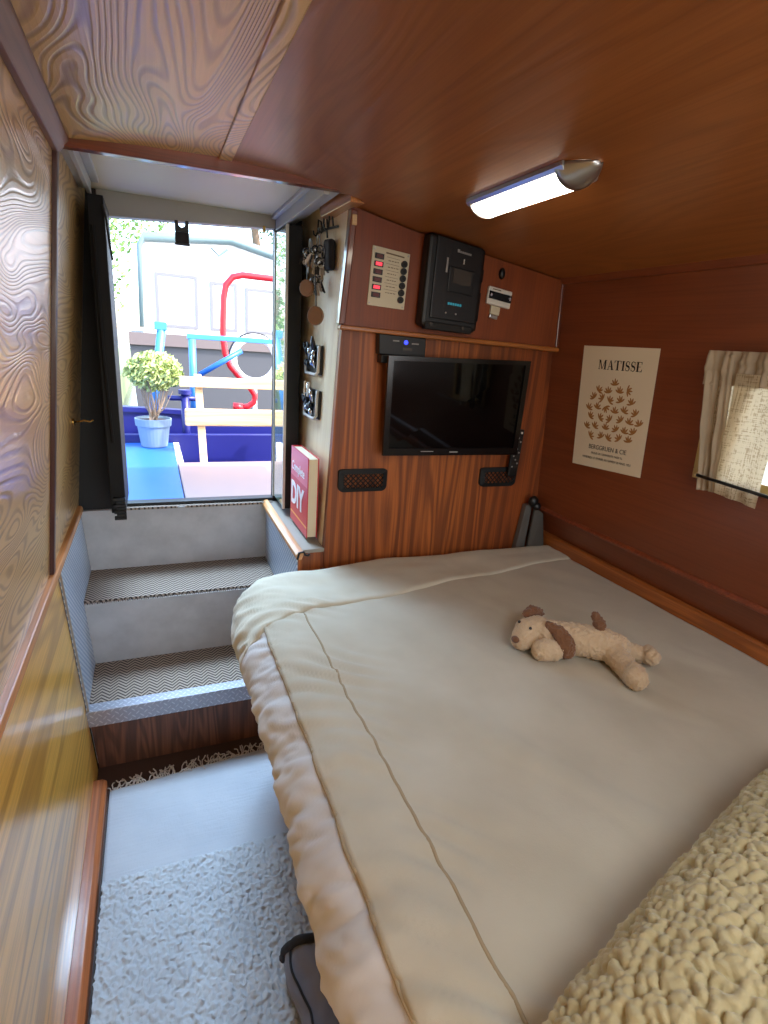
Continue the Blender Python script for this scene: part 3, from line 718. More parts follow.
def net_pocket(label, x0, x1, z0, z1):
    t = thing('net_pocket', label, 'net pocket', ((x0+x1)/2, 1.80, z0), 'black net pockets under the television')
    mb = MB(); r = .02
    def rr(x0,x1,z0,z1,r):
        pts = []
        for cx, cz, a0 in ((x1-r,z1-r*.4,0),(x0+r,z1-r*.4,90),(x0+r,z0+r,180),(x1-r,z0+r,270)):
            for k in range(6):
                a = math.radians(a0 + 18*k); rr_ = r
                pts.append((cx+rr_*math.cos(a), cz+(rr_ if a0 > 90 else r*.4)*math.sin(a)))
        return pts
    o_ = rr(x0,x1,z0,z1,.02); i_ = rr(x0+.018,x1-.018,z0+.016,z1-.016,.012)
    n = len(o_)
    vs = [V(p[0],1.789,p[1]) for p in o_] + [V(p[0],1.783,p[1]) for p in i_] + [V(p[0],1.799,p[1]) for p in o_]
    fs = [(k,(k+1)%n,n+(k+1)%n,n+k) for k in range(n)] + [(k,2*n+k,2*n+(k+1)%n,(k+1)%n) for k in range(n)]
    mb.add(vs, fs); mb.build('frame', M['black_matte'], t)
    net = MB(); a0, a1, c0, c1 = x0+.015, x1-.015, z0+.014, z1-.014
    k = 0
    P = .019; tot = (a1-a0) + (c1-c0); u = -(c1-c0)
    while u < (a1-a0):
        for sgn in (1,-1):
            xs = a0+u; ptsx = []
            ts0 = max(0, (a0-xs)/(c1-c0)); ts1 = min(1, (a1-xs)/(c1-c0))
            if ts1 > ts0:
                p0 = (xs+ts0*(c1-c0), c0+ts0*(c1-c0) if sgn>0 else c1-ts0*(c1-c0)); p1 = (xs+ts1*(c1-c0), c0+ts1*(c1-c0) if sgn>0 else c1-ts1*(c1-c0))
                net.tube([(p0[0],1.785,p0[1]),(p1[0],1.785,p1[1])], .0021, 4, cap=False)
        u += P
    net.build('net', M['black_matte'], t)
    return t
net_pocket('empty black net pocket on the bulkhead below the left of the television', .592, .778, .985, 1.068)
net_pocket('black net pocket on the bulkhead holding the remote control', 1.178, 1.348, .985, 1.062)
rm = thing('remote_control', 'black remote control standing in the right-hand net pocket', 'remote control', (1.31,1.775,1.05))
def rfn(u, v, n): 
    p = V(1.291,1.7785,1.030).lerp(V(1.333,1.7785,1.028), u).lerp(V(1.288,1.766,1.222).lerp(V(1.332,1.766,1.220), u), v); return V(p.x, p.y-n, p.z)
MB().prism([rfn(0,0,0),rfn(1,0,0),rfn(1,1,0),rfn(0,1,0)], (0,-.014,0)).build('case', M['black'], rm, bevel=.004)
for i in range(9):
    for j in range(3):
        MB().disc(rfn(.25+.25*j,.22+.075*i,.0142),(0,-1,0),.0035,.0015,8).build('button', M['lcd'] if (i+j) % 3 else M['grey_mark'], rm)
MB().disc(rfn(.72,.93,.0142),(0,-1,0),.0045,.0018,10).build('power_button', M['white_plastic'], rm)

# folded metal leaf in the corner by the bed
cr = thing('bed_bracket', 'grey metal upright with a black clamp in the far corner beside the bed', 'bracket', (1.45,1.76,.60))
MB().hexa([(1.375,1.768,.66),(1.425,1.768,.66),(1.425,1.795,.66),(1.375,1.795,.66),(1.405,1.768,.905),(1.435,1.768,.905),(1.435,1.795,.905),(1.405,1.795,.905)]).build('upright', M['bracket_grey'], cr, bevel=.003)
MB().hexa([(1.428,1.752,.66),(1.520,1.742,.66),(1.520,1.790,.66),(1.428,1.765,.66),(1.440,1.752,.90),(1.478,1.742,.872),(1.478,1.790,.872),(1.440,1.765,.90)]).build('side_plate', plain('bracket_plate', (92,88,82), .4, metal=.4), cr, bevel=.003)
mb = MB().ell((1.425,1.752,.925),(.022,.018,.024)).ell((1.44,1.745,.905),(.018,.015,.018)); mb.build('clamp', M['black'], cr, smooth=True)

# ------------------------------------------------------------------ ceiling lamp
cl = thing('ceiling_lamp', 'lit strip lamp with silver ends on the sloping ceiling', 'lamp', (.79,1.16,ceil_z(.8)))
slope = Vector((1,0,-.13)).normalized(); dn = Vector((-.13,0,-1)).normalized()
def lp(a, y, d):
    c = V(.808, y, ceil_z(.808)+.002); return c + slope*a + dn*d
LY0, LY1 = 1.005, 1.372
prof = [(-.047,.001),(-.047,.010),(-.040,.016),(.040,.016),(.047,.010),(.047,.001)]
MB().prism([lp(a,LY0-.0,d) for a,d in prof], (0,LY1-LY0,0)).build('base', M['silver'], cl)
dp = [(-.036,.0165)] + [(.037*math.cos(t), .0165+.015*math.sin(t)) for t in [PI - PI*k/12 for k in range(1,12)]] + [(.036,.0165)]
MB().prism([lp(a,LY0+.02,d) for a,d in dp], (0,LY1-LY0-.035,0)).build('diffuser', M['lamp_glow'], cl)
def endcap(y0, y1):
    mb = MB()
    rings = []
    for i in range(7):
        t = i/6; s = math.cos(t*PI/2*.92); y = lerp(y0, y1, t)
        rings.append([lp(.047*s*math.cos(a) , y, .002+.034*s*max(0,math.sin(a))) for a in [PI*k/14 for k in range(15)]])
    mb.add([p for r in rings for p in r], [(i*15+k, i*15+k+1, (i+1)*15+k+1, (i+1)*15+k) for i in range(6) for k in range(14)])
    return mb
endcap(LY0+.022, LY0-.055).build('end_cap', M['silver'], cl, smooth=True, solid=.002)
endcap(LY1-.016, LY1+.020).build('end_cap', M['silver'], cl, smooth=True, solid=.002)

# ------------------------------------------------------------------ poster
po = thing('poster', 'cream art poster with a brown leaf print on the right wall', 'poster', (1.45,1.45,1.12))
PTL, PTR, PBR, PBL = (1.626,1.545), (1.293,1.545), (1.290,1.138), (1.613,1.118)
def qfn(u, v, n):
    y = lerp(lerp(PBL[0],PBR[0],u), lerp(PTL[0],PTR[0],u), v); z = lerp(lerp(PBL[1],PBR[1],u), lerp(PTL[1],PTR[1],u), v)
    return V(rw_x(z)-.0012-n, y, z)
MB().prism([qfn(0,0,0),qfn(1,0,0),qfn(1,1,0),qfn(0,1,0)], (-.0012,0,0)).build('paper', M['paper'], po)
W_, H_ = .325, .415
def q2(x, y, n): return qfn(x/W_, y/H_, .0014+n)
# serif capitals
def glyph(ch, x0, h, mb):
    th, tn, sf = .20*h, .055*h, .05*h
    def quad(pts): mb.prism([q2(x0+a, yb+b, 0) for a, b in pts], (-.0005,0,0))
    def stem(x, w): quad([(x,0),(x+w,0),(x+w,h),(x,h)])
    def ser(x0_, x1_, y): quad([(x0_,y),(x1_,y),(x1_,y+sf),(x0_,y+sf)])
    yb = TY
    if ch == 'I':
        stem(.08*h, th); ser(0,.36*h,0); ser(0,.36*h,h-sf); return .36*h
    if ch == 'M':
        stem(.10*h, tn); ser(0,.26*h,0); ser(0,.22*h,h-sf)
        quad([(.08*h,h),(.08*h+th,h),(.60*h,0),(.52*h,0)]); quad([(.52*h,0),(.57*h,0),(.98*h,h),(.92*h,h)])
        stem(.88*h, th); ser(.78*h,1.18*h,0); ser(.90*h,1.18*h,h-sf); return 1.18*h
    if ch == 'A':
        quad([(.10*h,0),(.16*h,0),(.46*h,h),(.42*h,h)]); quad([(.38*h,h),(.52*h,h),(.86*h,0),(.86*h-th-.02*h,0)])
        ser(0,.26*h,0); ser(.56*h,.96*h,0); quad([(.22*h,.32*h),(.70*h,.32*h),(.68*h,.37*h),(.24*h,.37*h)]); return .90*h
    if ch == 'T':
        stem(.36*h, th); ser(.24*h,.68*h,0); quad([(.0,h-sf),(.92*h,h-sf),(.92*h,h),(.0,h)])
        quad([(0,.72*h),(.05*h,.72*h),(.08*h,h),(0,h)]); quad([(.92*h,.72*h),(.87*h,.72*h),(.84*h,h),(.92*h,h)]); return .94*h
    if ch == 'E':
        stem(.08*h, th); ser(0,.72*h,0); ser(0,.70*h,h-sf); quad([(.2*h,.48*h),(.54*h,.48*h),(.54*h,.53*h),(.2*h,.53*h)])
        quad([(.72*h,0),(.76*h,.28*h),(.72*h,.28*h),(.62*h,.04*h)]); quad([(.70*h,h),(.70*h,.74*h),(.67*h,.74*h),(.60*h,h)]); return .78*h
    if ch == 'S':
        pts = []
        n = 26
        for i in range(n+1):
            t = i/n
            if t < .5:
                a = math.radians(lerp(40, 270, t*2)); c = (.31*h, .74*h); p = (c[0]+.22*h*math.cos(a), c[1]+.24*h*math.sin(a)*1.0)
            else:
                a = math.radians(lerp(90, -140, (t-.5)*2)); c = (.31*h, .26*h); p = (c[0]+.24*h*math.cos(a), c[1]+.24*h*math.sin(a))
            wd = lerp(tn, th, math.exp(-((t-.5)/.22)**2))
            pts.append((p, wd))
        for (p, w), (q, w2) in zip(pts, pts[1:]):
            d = Vector((q[0]-p[0], q[1]-p[1])); 
            if d.length < 1e-6: continue
            nn = Vector((-d.y, d.x)).normalized()
            quad([(p[0]-nn.x*w/2,p[1]-nn.y*w/2),(q[0]-nn.x*w2/2,q[1]-nn.y*w2/2),(q[0]+nn.x*w2/2,q[1]+nn.y*w2/2),(p[0]+nn.x*w/2,p[1]+nn.y*w/2)])
        quad([(.50*h,.68*h),(.54*h,.68*h),(.55*h,.98*h),(.52*h,.98*h)]); quad([(.05*h,.02*h),(.08*h,.02*h),(.10*h,.32*h),(.06*h,.32*h)])
        return .62*h
TY = .340; mb = MB(); hh = .031; x = .080
for chh in 'MATISSE': x += glyph(chh, x, hh, mb) + .0035
mb.build('title_lettering', M['ink'], po)
text_mesh('BERGGRUEN & CIE', .0225, lambda x,y,n: q2(.165+x, .066+y, n), .0004, 'CENTER', .0, .94).build('small_lettering', M['ink'], po)
text_mesh("70 RUE DE L'UNIVERSITE PARIS 7e", .0105, lambda x,y,n: q2(.165+x, .048+y, n), .0004, 'CENTER', .0, .95).build('small_lettering', M['ink'], po)
text_mesh('VENDREDI 27 FEVRIER AU SAMEDI 28 MARS 1953', .0112, lambda x,y,n: q2(.165+x, .030+y, n), .0004, 'CENTER', .0, .95).build('small_lettering', M['ink'], po)
# a plain pattern of leafy sprigs
mb = MB(); random.seed(11)
def leafpoly(cx, cy, a, L, w):
    d = (math.cos(a), math.sin(a)); nrm = (-d[1], d[0]); pts = []
    for t, s in ((0,0),(.3,.42),(.65,.5),(.92,.25),(1,0),(.92,-.25),(.65,-.5),(.3,-.42)):
        pts.append(q2(cx+d[0]*L*t+nrm[0]*w*s, cy+d[1]*L*t+nrm[1]*w*s, 0))
    mb.prism(pts, (-.0004,0,0))
rows = [(.300,(.160,)),(.276,(.100,.140,.186,.226)),(.245,(.072,.114,.156,.198,.240)),(.212,(.056,.098,.140,.182,.224,.266)),(.178,(.072,.116,.160,.204,.248,.286)),(.146,(.056,.100,.144,.188,.232,.270)),(.116,(.080,.124,.168,.212,.250))]
for yy, xs in rows:
    for xx in xs:
        a = random.uniform(.7, 2.4) if random.random() < .8 else random.uniform(0, 6.28)
        cx, cy = xx-math.cos(a)*.010+random.uniform(-.004,.004), yy-math.sin(a)*.010+random.uniform(-.004,.004)
        for k in (-1.15,-.55,0,.55,1.15): leafpoly(cx, cy, a+k+random.uniform(-.08,.08), .0245*(1-.12*abs(k)), .0062)
mb.build('leaf_print', M['ochre'], po)

# ------------------------------------------------------------------ curtain over the window
ct = thing('curtain', 'short beige curtain bunched over the right wall window', 'curtain', (1.44,1.0,1.2))
def cur(y0t, y1t, y0b, y1b, zt, zb0, zb1, amp, fold, off, nu=60, nv=40, pinch=0):
    def fn(u, v):
        y = lerp(lerp(y0t, y1t, u), lerp(y0b, y1b, u), v)
        z = lerp(zt, lerp(zb0, zb1, u), v)
        a = amp*math.sin(u*fold*2*PI + .8*math.sin(v*3)) + amp*.5*math.sin(u*fold*4.3*PI+1)
        a += .006*noise.noise(V(u*4, v*5, off*30))
        if pinch: a *= lerp(pinch, 1, min(1, abs(v-.12)/.1))
        return V(rw_x(z)-off-.012-a, y, z)
    return MB().grid(fn, nu, nv)
cur(1.098, 1.02, 1.052, 1.000, 1.535, 1.165, 1.170, .009, 1.5, .026).build('outer_drape', M['curtain_lining'], ct, smooth=True, solid=.0015)
cur(1.095, .70, 1.095, .69, 1.545, 1.455, 1.465, .007, 8, .026, 140, 20).build('gathered_header', M['curtain_lining'], ct, smooth=True, solid=.0015)
cur(1.00, .865, .995, .875, 1.49, 1.172, 1.160, .003, 1.2, .036).build('inner_drape', M['curtain'], ct, smooth=True)
cur(1.06, .95, 1.03, .98, 1.47, 1.20, 1.22, .008, 1.5, .014).build('back_drape', M['curtain'], ct, smooth=True)
cr_ = thing('curtain_rod', 'thin dark rod holding the curtain against the right wall', 'curtain rod', (1.41,.9,1.2))
MB().tube([(rw_x(1.2)-.056,1.052,1.208),(rw_x(1.2)-.068,.98,1.208),(rw_x(1.2)-.066,.80,1.201),(rw_x(1.2)-.06,.60,1.20)], .0045, 10).build('rod', M['black'], cr_, smooth=True)
MB().disc((rw_x(1.2)-.001,1.055,1.208),(-1,0,0),.012,.008,16).build('rod_bracket', M['chrome'], cr_)
MB().tube([(rw_x(1.2)-.008,1.055,1.208),(rw_x(1.2)-.050,1.055,1.208),(rw_x(1.2)-.060,1.050,1.208)], .005, 8).build('bracket_arm', M['chrome'], cr_)

# ------------------------------------------------------------------ bed
bed = thing('bed', 'wide built-in bed base and mattress along the right wall', 'bed', (.9,.6,0))
MB().box((.40, -1.35, .003), (1.50, 1.74, .42)).build('base', M['teak'], bed)
MB().box((.32, -1.35, .421), (1.505, 1.70, .66)).build('mattress', M['sheet'], bed, bevel=.05)

ZT, XE, RX, RZ = .716, .345, .141, .135
def cross(s):
    """s = distance from the left shoulder of the bed top; negative goes over the side"""
    if s >= 0: return XE + s, 0.0
    a = -s; L = PI/2*RX
    if a < L:
        t = a/RX; return XE - RX*math.sin(t), RZ*(1-math.cos(t))
    b = a - L
    return XE - RX + .30*b, RZ + b
def far(t):
    """t = distance past the far shoulder"""
    if t <= 0: return 0.0, 0.0
    R = .062; L = PI/2*R
    if t < L: return R*math.sin(t/R), R*(1-math.cos(t/R))
    return R, R + (t-L)
def far_y(x): return 1.648 + .075*min(1, max(0, (x-.2)/.6))**.8
def cloth(s, y, lift=0.0):
    x, dz = cross(s)
    yf = far_y(max(.2, x)); dy, dz2 = far(y - yf)
    yy = min(y, yf) + dy
    d = math.hypot(dz, dz2) if (dz > 0 and dz2 > 0) else dz + dz2
    # round the corner in plan
    if s < 0 and y > yf:
        k = min(1, -s/.2)*min(1, (y-yf)/.1); x += .045*k; yy -= .03*k
    # wrinkles
    wn = noise.noise(V(x*7, yy*7, 1.3))*.0055 + noise.noise(V(x*2.3, yy*2.3, 4))*.008 + .004*max(0, noise.noise(V(x*9+yy*5, yy*3-x*2, 7))-.05)*2
    if s < .05:
        k = min(1, (.05-s)/.15)
        q = noise.noise(V(yy*30+s*26, s*9-yy*4, 2)); q2_ = noise.noise(V(yy*62+s*30, s*22, 5))
        wn += k*(noise.noise(V(s*5+yy*6, yy*8, s*3))*.012 + (abs(q)-.2)*.013 + q2_*.004)
    hx = x - .34
    if y < 1.48:
        k = math.exp(-((hx-.02)/.11)**2)
        wn += k*(.0085*math.sin((yy*1.0+x*.8)*95 + 4.5*noise.noise(V(yy*4, x*5, 0))) * max(0, .35+1.3*noise.noise(V(yy*5,x*3,7))))
    px = 1.0 if s >= 0 else math.cos(min(PI/2, -s/RX)); sx_ = 0 if s >= 0 else math.sin(min(PI/2, -s/RX))
    w = wn + lift
    # right-hand side sags against the wall a little
    return V(x - sx_*w, yy, ZT - d + px*w)
bs = thing('bedspread', 'cream bedspread with a turned-down far end covering the bed', 'bedspread', (.9,.6,.7))
SL, SR, YN, YF = -.52, 1.185, -1.3, 1.98
def gridfn(s0, s1, y0f, y1f, lift, edge=0.0):
    def fn(u, v):
        s = lerp(s0, s1, u); y = lerp(y0f(s), y1f(s), v)
        return cloth(s, y, lift)
    return fn
# spacing finer toward the camera's side
MB().grid(gridfn(SL, SR, lambda s: YN, lambda s: YF, 0), 220, 460).build('sheet', M['sheet'], bs, smooth=True, solid=.004, soff=-1)
def fold_y(s): return 1.395 + .20*max(0, min(1, (s+.08)/1.2)) + (0 if s > -.08 else .10*(s+.08)) + .006*math.sin(s*14)
TS = -.085
MB().grid(gridfn(TS, SR-.01, lambda s: YN, lambda s: fold_y(s)+.02, .0065), 150, 280).build('top_blanket', M['blanket'], bs, smooth=True, solid=.005, soff=-1)
def bandlift(s0, s1, n, lift):
    def fn(u, v):
        s = lerp(s0, s1, u); y0 = fold_y(s) - .004; y = lerp(y0, YF, v)
        e = min(1, (y-y0)/.022); l = (lift if s > -.05 else max(.004, lift+(s+.05)*.11))*math.sqrt(max(0, 1-(1-e)**2)) + .002
        l += .004*noise.noise(V(s*5, y*16, 9))
        return cloth(s, y, l)
    return MB().grid(fn, 170, n)
bandlift(-.40, SR-.005, 70, .017).build('turned_down_end', M['blanket_band'], bs, smooth=True, solid=.003, soff=-1)
# raised hem edge and the stitched line beside it
def along(s, lift, jit, n=160):
    return [cloth(s + jit*noise.noise(V(i*.21, s*9, 1)), lerp(YN, fold_y(s)-.004, i/n), lift) for i in range(n+1)]
MB().tube(along(TS, .007, .004), .0045, 8).build('hem_edge', M['piping'], bs, smooth=True)
MB().tube(along(.034, .011, .003), .0030, 8).build('hem_seam', M['piping'], bs, smooth=True)

# ------------------------------------------------------------------ sherpa cushion
cu = thing('cushion', 'fluffy cream fleece cushion at the near end of the bed', 'cushion', (.78,.16,.73))
def pillow_surface():
    mb = MB(); nu, nv = 400, 260
    cen = V(.80, .175, .822); ux = V(.965, .262, .0).normalized(); uy = V(-.25, .92, -.30).normalized(); uz = ux.cross(uy).normalized(); uy = uz.cross(ux)
    A, B, H = .46, .24, .125
    def P(u, v, sg):
        x = u*2-1; y = v*2-1
        e = max(0, (1-abs(x)**3.2)*(1-abs(y)**3.0))
        h = (H if sg > 0 else .085)*e**.52*sg
        sx = A*x*(1-.06*(1-abs(y)) * 0); sy = B*y
        # slightly pulled-in edges
        sx *= 1-.05*(1-y*y) if abs(x) > .9 else 1
        return cen + ux*sx + uy*sy + uz*h, e
    for sg in (1,-1):
        vs = []
        for j in range(nv):
            for i in range(nu):
                u = i/(nu-1); v = j/(nv-1)
                p, e = P(u, v, sg)
                if sg > 0:
                    n = uz.copy(); 
                    p2, _ = P(min(1,u+.01), v, sg); p3, _ = P(u, min(1,v+.01), sg)
                    t = (p2-p).cross(p3-p)
                    if t.length > 1e-9: n = t.normalized()
                    if n.dot(uz) < 0: n = -n
                    d = noise.voronoi(p*84 + V(noise.noise(p*50), noise.noise(p*50+V(5,5,5)), 0)*.6)[0]
                    k = d[0]
                    p = p + n*(.0095*math.sqrt(max(0, 1-min(1,k*1.35)**2)) + .005*noise.noise(p*26))*min(1, e*12)
                vs.append(p)
        fs = [(j*nu+i, j*nu+i+1, (j+1)*nu+i+1, (j+1)*nu+i) for j in range(nv-1) for i in range(nu-1)]
        if sg < 0: fs = [f[::-1] for f in fs]
        mb.add(vs, fs)
    return mb
pillow_surface().build('fleece_cover', M['sherpa'], cu, smooth=True, merge=True)

# ------------------------------------------------------------------ soft toy dog
dog = thing('soft_toy_dog', 'cream plush dog with brown ears lying stretched out on the bed', 'soft toy', (1.02,.97,.73))
def fuse(name, mb, mat, parent, voxel=.003, smooth=4, fuzz=.0055):
    tmp = mb.build(name+'_tmp', None)
    r = tmp.modifiers.new('r', 'REMESH'); r.mode = 'VOXEL'; r.voxel_size = voxel
    s = tmp.modifiers.new('s', 'SMOOTH'); s.iterations = smooth*2; s.factor = .5
    bpy.context.view_layer.update()
    me = bpy.data.meshes.new_from_object(tmp.evaluated_get(bpy.context.evaluated_depsgraph_get()))
    out = MB(); out.v = [v.co.copy() for v in me.vertices]; out.f = [list(p.vertices) for p in me.polygons]
    nr = [v.normal.copy() for v in me.vertices]
    for i, v in enumerate(out.v): out.v[i] = v + nr[i]*fuzz*(.6*noise.noise(v*95) + .8*noise.noise(v*210))
    C.objects.unlink(tmp); bpy.data.objects.remove(tmp); bpy.data.meshes.remove(me)
    return out.build(name, mat, parent, smooth=True)
ZB = .728
def limb(mb, pts, rs, n=8):
    P = [Vector(p) for p in pts]
    for i in range(len(P)-1):
        for k in range(n):
            t = k/n; r = lerp(rs[i], rs[i+1], t); mb.ell(P[i].lerp(P[i+1], t), (r,r,r), None, 12, 8)
    mb.ell(P[-1], (rs[-1],)*3, None, 12, 8)
mb = MB()
limb(mb, [(.975,1.045,ZB+.048),(1.03,1.005,ZB+.046),(1.095,.955,ZB+.045),(1.13,.935,ZB+.042)], [.040,.046,.046,.036])     # trunk
limb(mb, [(.960,1.072,ZB+.042),(.930,1.078,ZB+.040)], [.046,.042])                                                     # head
limb(mb, [(.915,1.068,ZB+.038),(.896,1.060,ZB+.034)], [.037,.032])                                                     # muzzle
limb(mb, [(.985,1.012,ZB+.034),(.955,.992,ZB+.026),(.925,1.003,ZB+.027)], [.030,.029,.031])                            # near front leg
limb(mb, [(1.00,1.085,ZB+.03),(.975,1.12,ZB+.026)], [.028,.026])
limb(mb, [(1.105,.925,ZB+.036),(1.09,.865,ZB+.030),(1.082,.835,ZB+.027)], [.036,.029,.028]); limb(mb, [(1.082,.828,ZB+.032),(1.070,.808,ZB+.034)], [.031,.030])  # near hind leg and foot
limb(mb, [(1.14,.945,ZB+.032),(1.185,.915,ZB+.026),(1.205,.902,ZB+.024)], [.030,.024,.023]); limb(mb, [(1.208,.897,ZB+.028),(1.203,.880,ZB+.032)], [.026,.024])
body = fuse('body', mb, M['plush'], dog)
mb = MB(); limb(mb, [(.962,1.035,ZB+.082),(.975,1.005,ZB+.072),(.984,.985,ZB+.050),(.988,.978,ZB+.030)], [.012,.020,.027,.024])
for i, v in enumerate(mb.v): pass
fuse('ear', mb, M['plush_brown'], dog, .003)
mb = MB(); limb(mb, [(.945,1.115,ZB+.078),(.972,1.125,ZB+.078),(1.00,1.125,ZB+.070)], [.012,.019,.014])
fuse('ear', mb, M['plush_brown'], dog, .003)
mb = MB(); limb(mb, [(1.088,.966,ZB+.068),(1.086,.972,ZB+.100),(1.072,.980,ZB+.126)], [.015,.017,.012])
fuse('tail', mb, M['plush_brown'], dog, .003)
MB().ell((.866,1.052,ZB+.042),(.011,.013,.010)).build('nose', M['plush_brown'], dog, smooth=True)
MB().ell((.913,1.052,ZB+.070),(.0045,.0045,.0045)).build('eye', M['black'], dog, smooth=True)
MB().ell((.903,1.092,ZB+.072),(.0045,.0045,.0045)).build('eye', M['black'], dog, smooth=True)

# the toy is a small one: bring it to size about its nose
for o_ in [o for o in C.objects if o.parent == dog]:
    for v in o_.data.vertices:
        p = v.co + OFF[dog.name]; c = V(.868,1.052,ZB); p = c + (p-c)*.95; v.co = p - OFF[dog.name]
# ------------------------------------------------------------------ rug
rg = thing('rug', 'pale shaggy rug with a fringed flat-woven end before the steps', 'rug', (.12,.6,0))
RX0, RX1 = -.200, .392
def ry(x): return 1.672 + .085*(x+.2)
def rugfn(u, v):
    x = lerp(RX0, RX1, u); y = lerp(1.31, ry(x), v)
    return V(x, y, .012 + .0015*noise.noise(V(x*9, y*9, 0)) + .0007*noise.noise(V(x*14, y*160, 2)))
MB().grid(rugfn, 60, 200).build('flat_weave', M['rug_flat'], rg, smooth=True, solid=.008)
def pilefn(u, v):
    x = lerp(RX0+.002, RX1, u); y = lerp(-.5, 1.330, v)
    h = .014 + .0055*noise.noise(V(x*80, y*60, 3)) + .0064*noise.noise(V(x*150+y*40, y*110, 8)) + .0025*noise.noise(V(x*12, y*12, 1))
    e = min(1, (1.330-y)/.012)
    jx = .004*noise.noise(V(x*90, y*90, 20)); jy = .006*noise.noise(V(x*90, y*90, 31))
    return V(x+jx, y+jy*e, .010 + max(.002, h)*e)
MB().grid(pilefn, 200, 560).build('pile', M['rug_pile'], rg, smooth=True)
mb = MB(); random.seed(5)
for i in range(70):
    x = lerp(RX0+.004, RX1-.06, i/69); p = V(x, ry(x)-.003, .012); pts = [p]
    a = random.uniform(.6, 2.4); 
    for k in range(6):
        a += random.uniform(-.7,.7); p = p + V(math.cos(a)*.0075, math.sin(a)*.0085, 0); p.z = .007+random.uniform(0,.014); pts.append(p.copy())
    mb.tube(pts, .0022, 5)
mb.build('fringe', plain('fringe', (206,196,186), .9), rg, smooth=True)

# ------------------------------------------------------------------ bag beside the bed
bg = thing('fabric_bag', 'dark grey fabric bag on the rug against the bed side', 'bag', (.31,.85,.04))
def bagfn(u, v, grow=1.0):
    # a slack bag lying along the bed: rounded section swept from its open far end toward the camera
    a = u*2*PI; y = lerp(.925, .46, v)
    cx = .303 - .012*v; w = (.078 + .010*math.sin(v*7))*grow; h = .125*grow
    ca, sa = math.cos(a), math.sin(a)
    x = cx + w*math.copysign(abs(ca)**.75, ca); z = .034 + h*.52 + h*.52*math.copysign(abs(sa)**.7, sa)
    f = .016*noise.noise(V(a*1.6, v*5, 2)) + .010*(abs(noise.noise(V(a*2.4+v*3, v*6, 8)))-.25)
    pinch = 1 - .08*math.exp(-((v-.35)/.12)**2)*max(0, ca*-1)
    x = cx + (x-cx)*pinch + f*ca; z = max(.031, z + f*abs(sa))
    return V(x, y - .03*sa*(1-v) , z)
bd = MB().grid(bagfn, 90, 70).build('body', M['charcoal_cloth'], bg, smooth=True, solid=.002)
def endfn(u, v):
    p = bagfn(u, 0); c = V(.32,.905,.095); return p.lerp(c, v)
MB().grid(endfn, 90, 8).build('inside', M['charcoal_dark'], bg, smooth=True)
MB().tube([bagfn(k/60, .012, 1.01) for k in range(60)], .011, 8, closed=True).build('opening_trim', M['charcoal_dark'], bg, smooth=True)
MB().tube([bagfn(.42-.07*k/20, .02+.5*k/20, 1.02) for k in range(21)], .0028, 6).build('seam', M['charcoal_dark'], bg, smooth=True)

# ------------------------------------------------------------------ outside: our own stern
m = MB().box((-.60, YD+.045, .70), (.113, 4.02, .75)); o = m.build('stern_locker', M['blue_paint'], bevel=.004); tag(o, 'blue painted locker lid outside the doorway, on the left', 'deck')
m = MB().box((.117, YD+.045, .715), (1.25, 3.36, .755)); o = m.build('deck_board', M['board'], bevel=.004); tag(o, 'pale deck board outside the doorway, right of the blue lid', 'deck board')
m = MB().box((.113, 3.37, .55), (.150, 4.02, .752)); o = m.build('locker_coaming', M['ring_white'], bevel=.003); tag(o, 'white edge strip along the blue locker lid', 'edge strip')
m = MB().box((-.9, YD+.05, .25), (1.9, 4.5, .54)); m.box((-.9,4.03,.54),(1.3,4.10,.80)); struct(m.build('ground_well', M['navy_paint']))
m = MB().prism([(-.9,4.42,.5),(1.5,4.42,.5),(1.5,4.42,.83),(.9,4.42,.86),(-.9,4.42,.95)], (0,.05,0)); m.prism([(-.9,4.40,.93),(1.5,4.40,.85),(1.5,4.40,.87),(-.9,4.40,.97)], (0,.09,0))
o = m.build('stern_bulwark', M['navy_paint']); tag(o, 'dark blue steel bulwark round the stern', 'bulwark')

pt = thing('potted_shrub', 'leafy shrub in a pale blue pot on the blue stern locker', 'plant', (0,3.90,.751))
px, py = -.005, 3.90
def lathe(prof, c, seg=28):
    mb = MB(); n = len(prof)
    vs = [V(c[0]+r*math.cos(2*PI*k/seg), c[1]+r*math.sin(2*PI*k/seg), c[2]+z) for r, z in prof for k in range(seg)]
    fs = [(i*seg+k, i*seg+(k+1)%seg, (i+1)*seg+(k+1)%seg, (i+1)*seg+k) for i in range(n-1) for k in range(seg)]
    return mb.add(vs, fs)
lathe([(.0,.002),(.082,.002),(.100,.135),(.110,.137),(.114,.185),(.106,.187),(.102,.165),(0,.165)], (px,py,.751)).build('pot', M['pot'], pt, smooth=False, bevel=.002)
MB().disc((px,py,.917),(0,0,1),.100,.004).build('soil', M['soil'], pt)
mb = MB(); random.seed(3); tips = []
for i in range(16):
    a = random.uniform(0,2*PI); r = random.uniform(.04,.15); t = V(px+r*math.cos(a), py+r*.8*math.sin(a), random.uniform(1.10,1.25))
    b = V(px+random.uniform(-.02,.02), py+random.uniform(-.02,.02), .92); mid = b.lerp(t, .5) + V(random.uniform(-.02,.02), random.uniform(-.02,.02), -.01)
    mb.tube([b, mid, t], [.006,.004,.002], 5); tips.append(t)
mb.build('stems', M['stem'], pt)
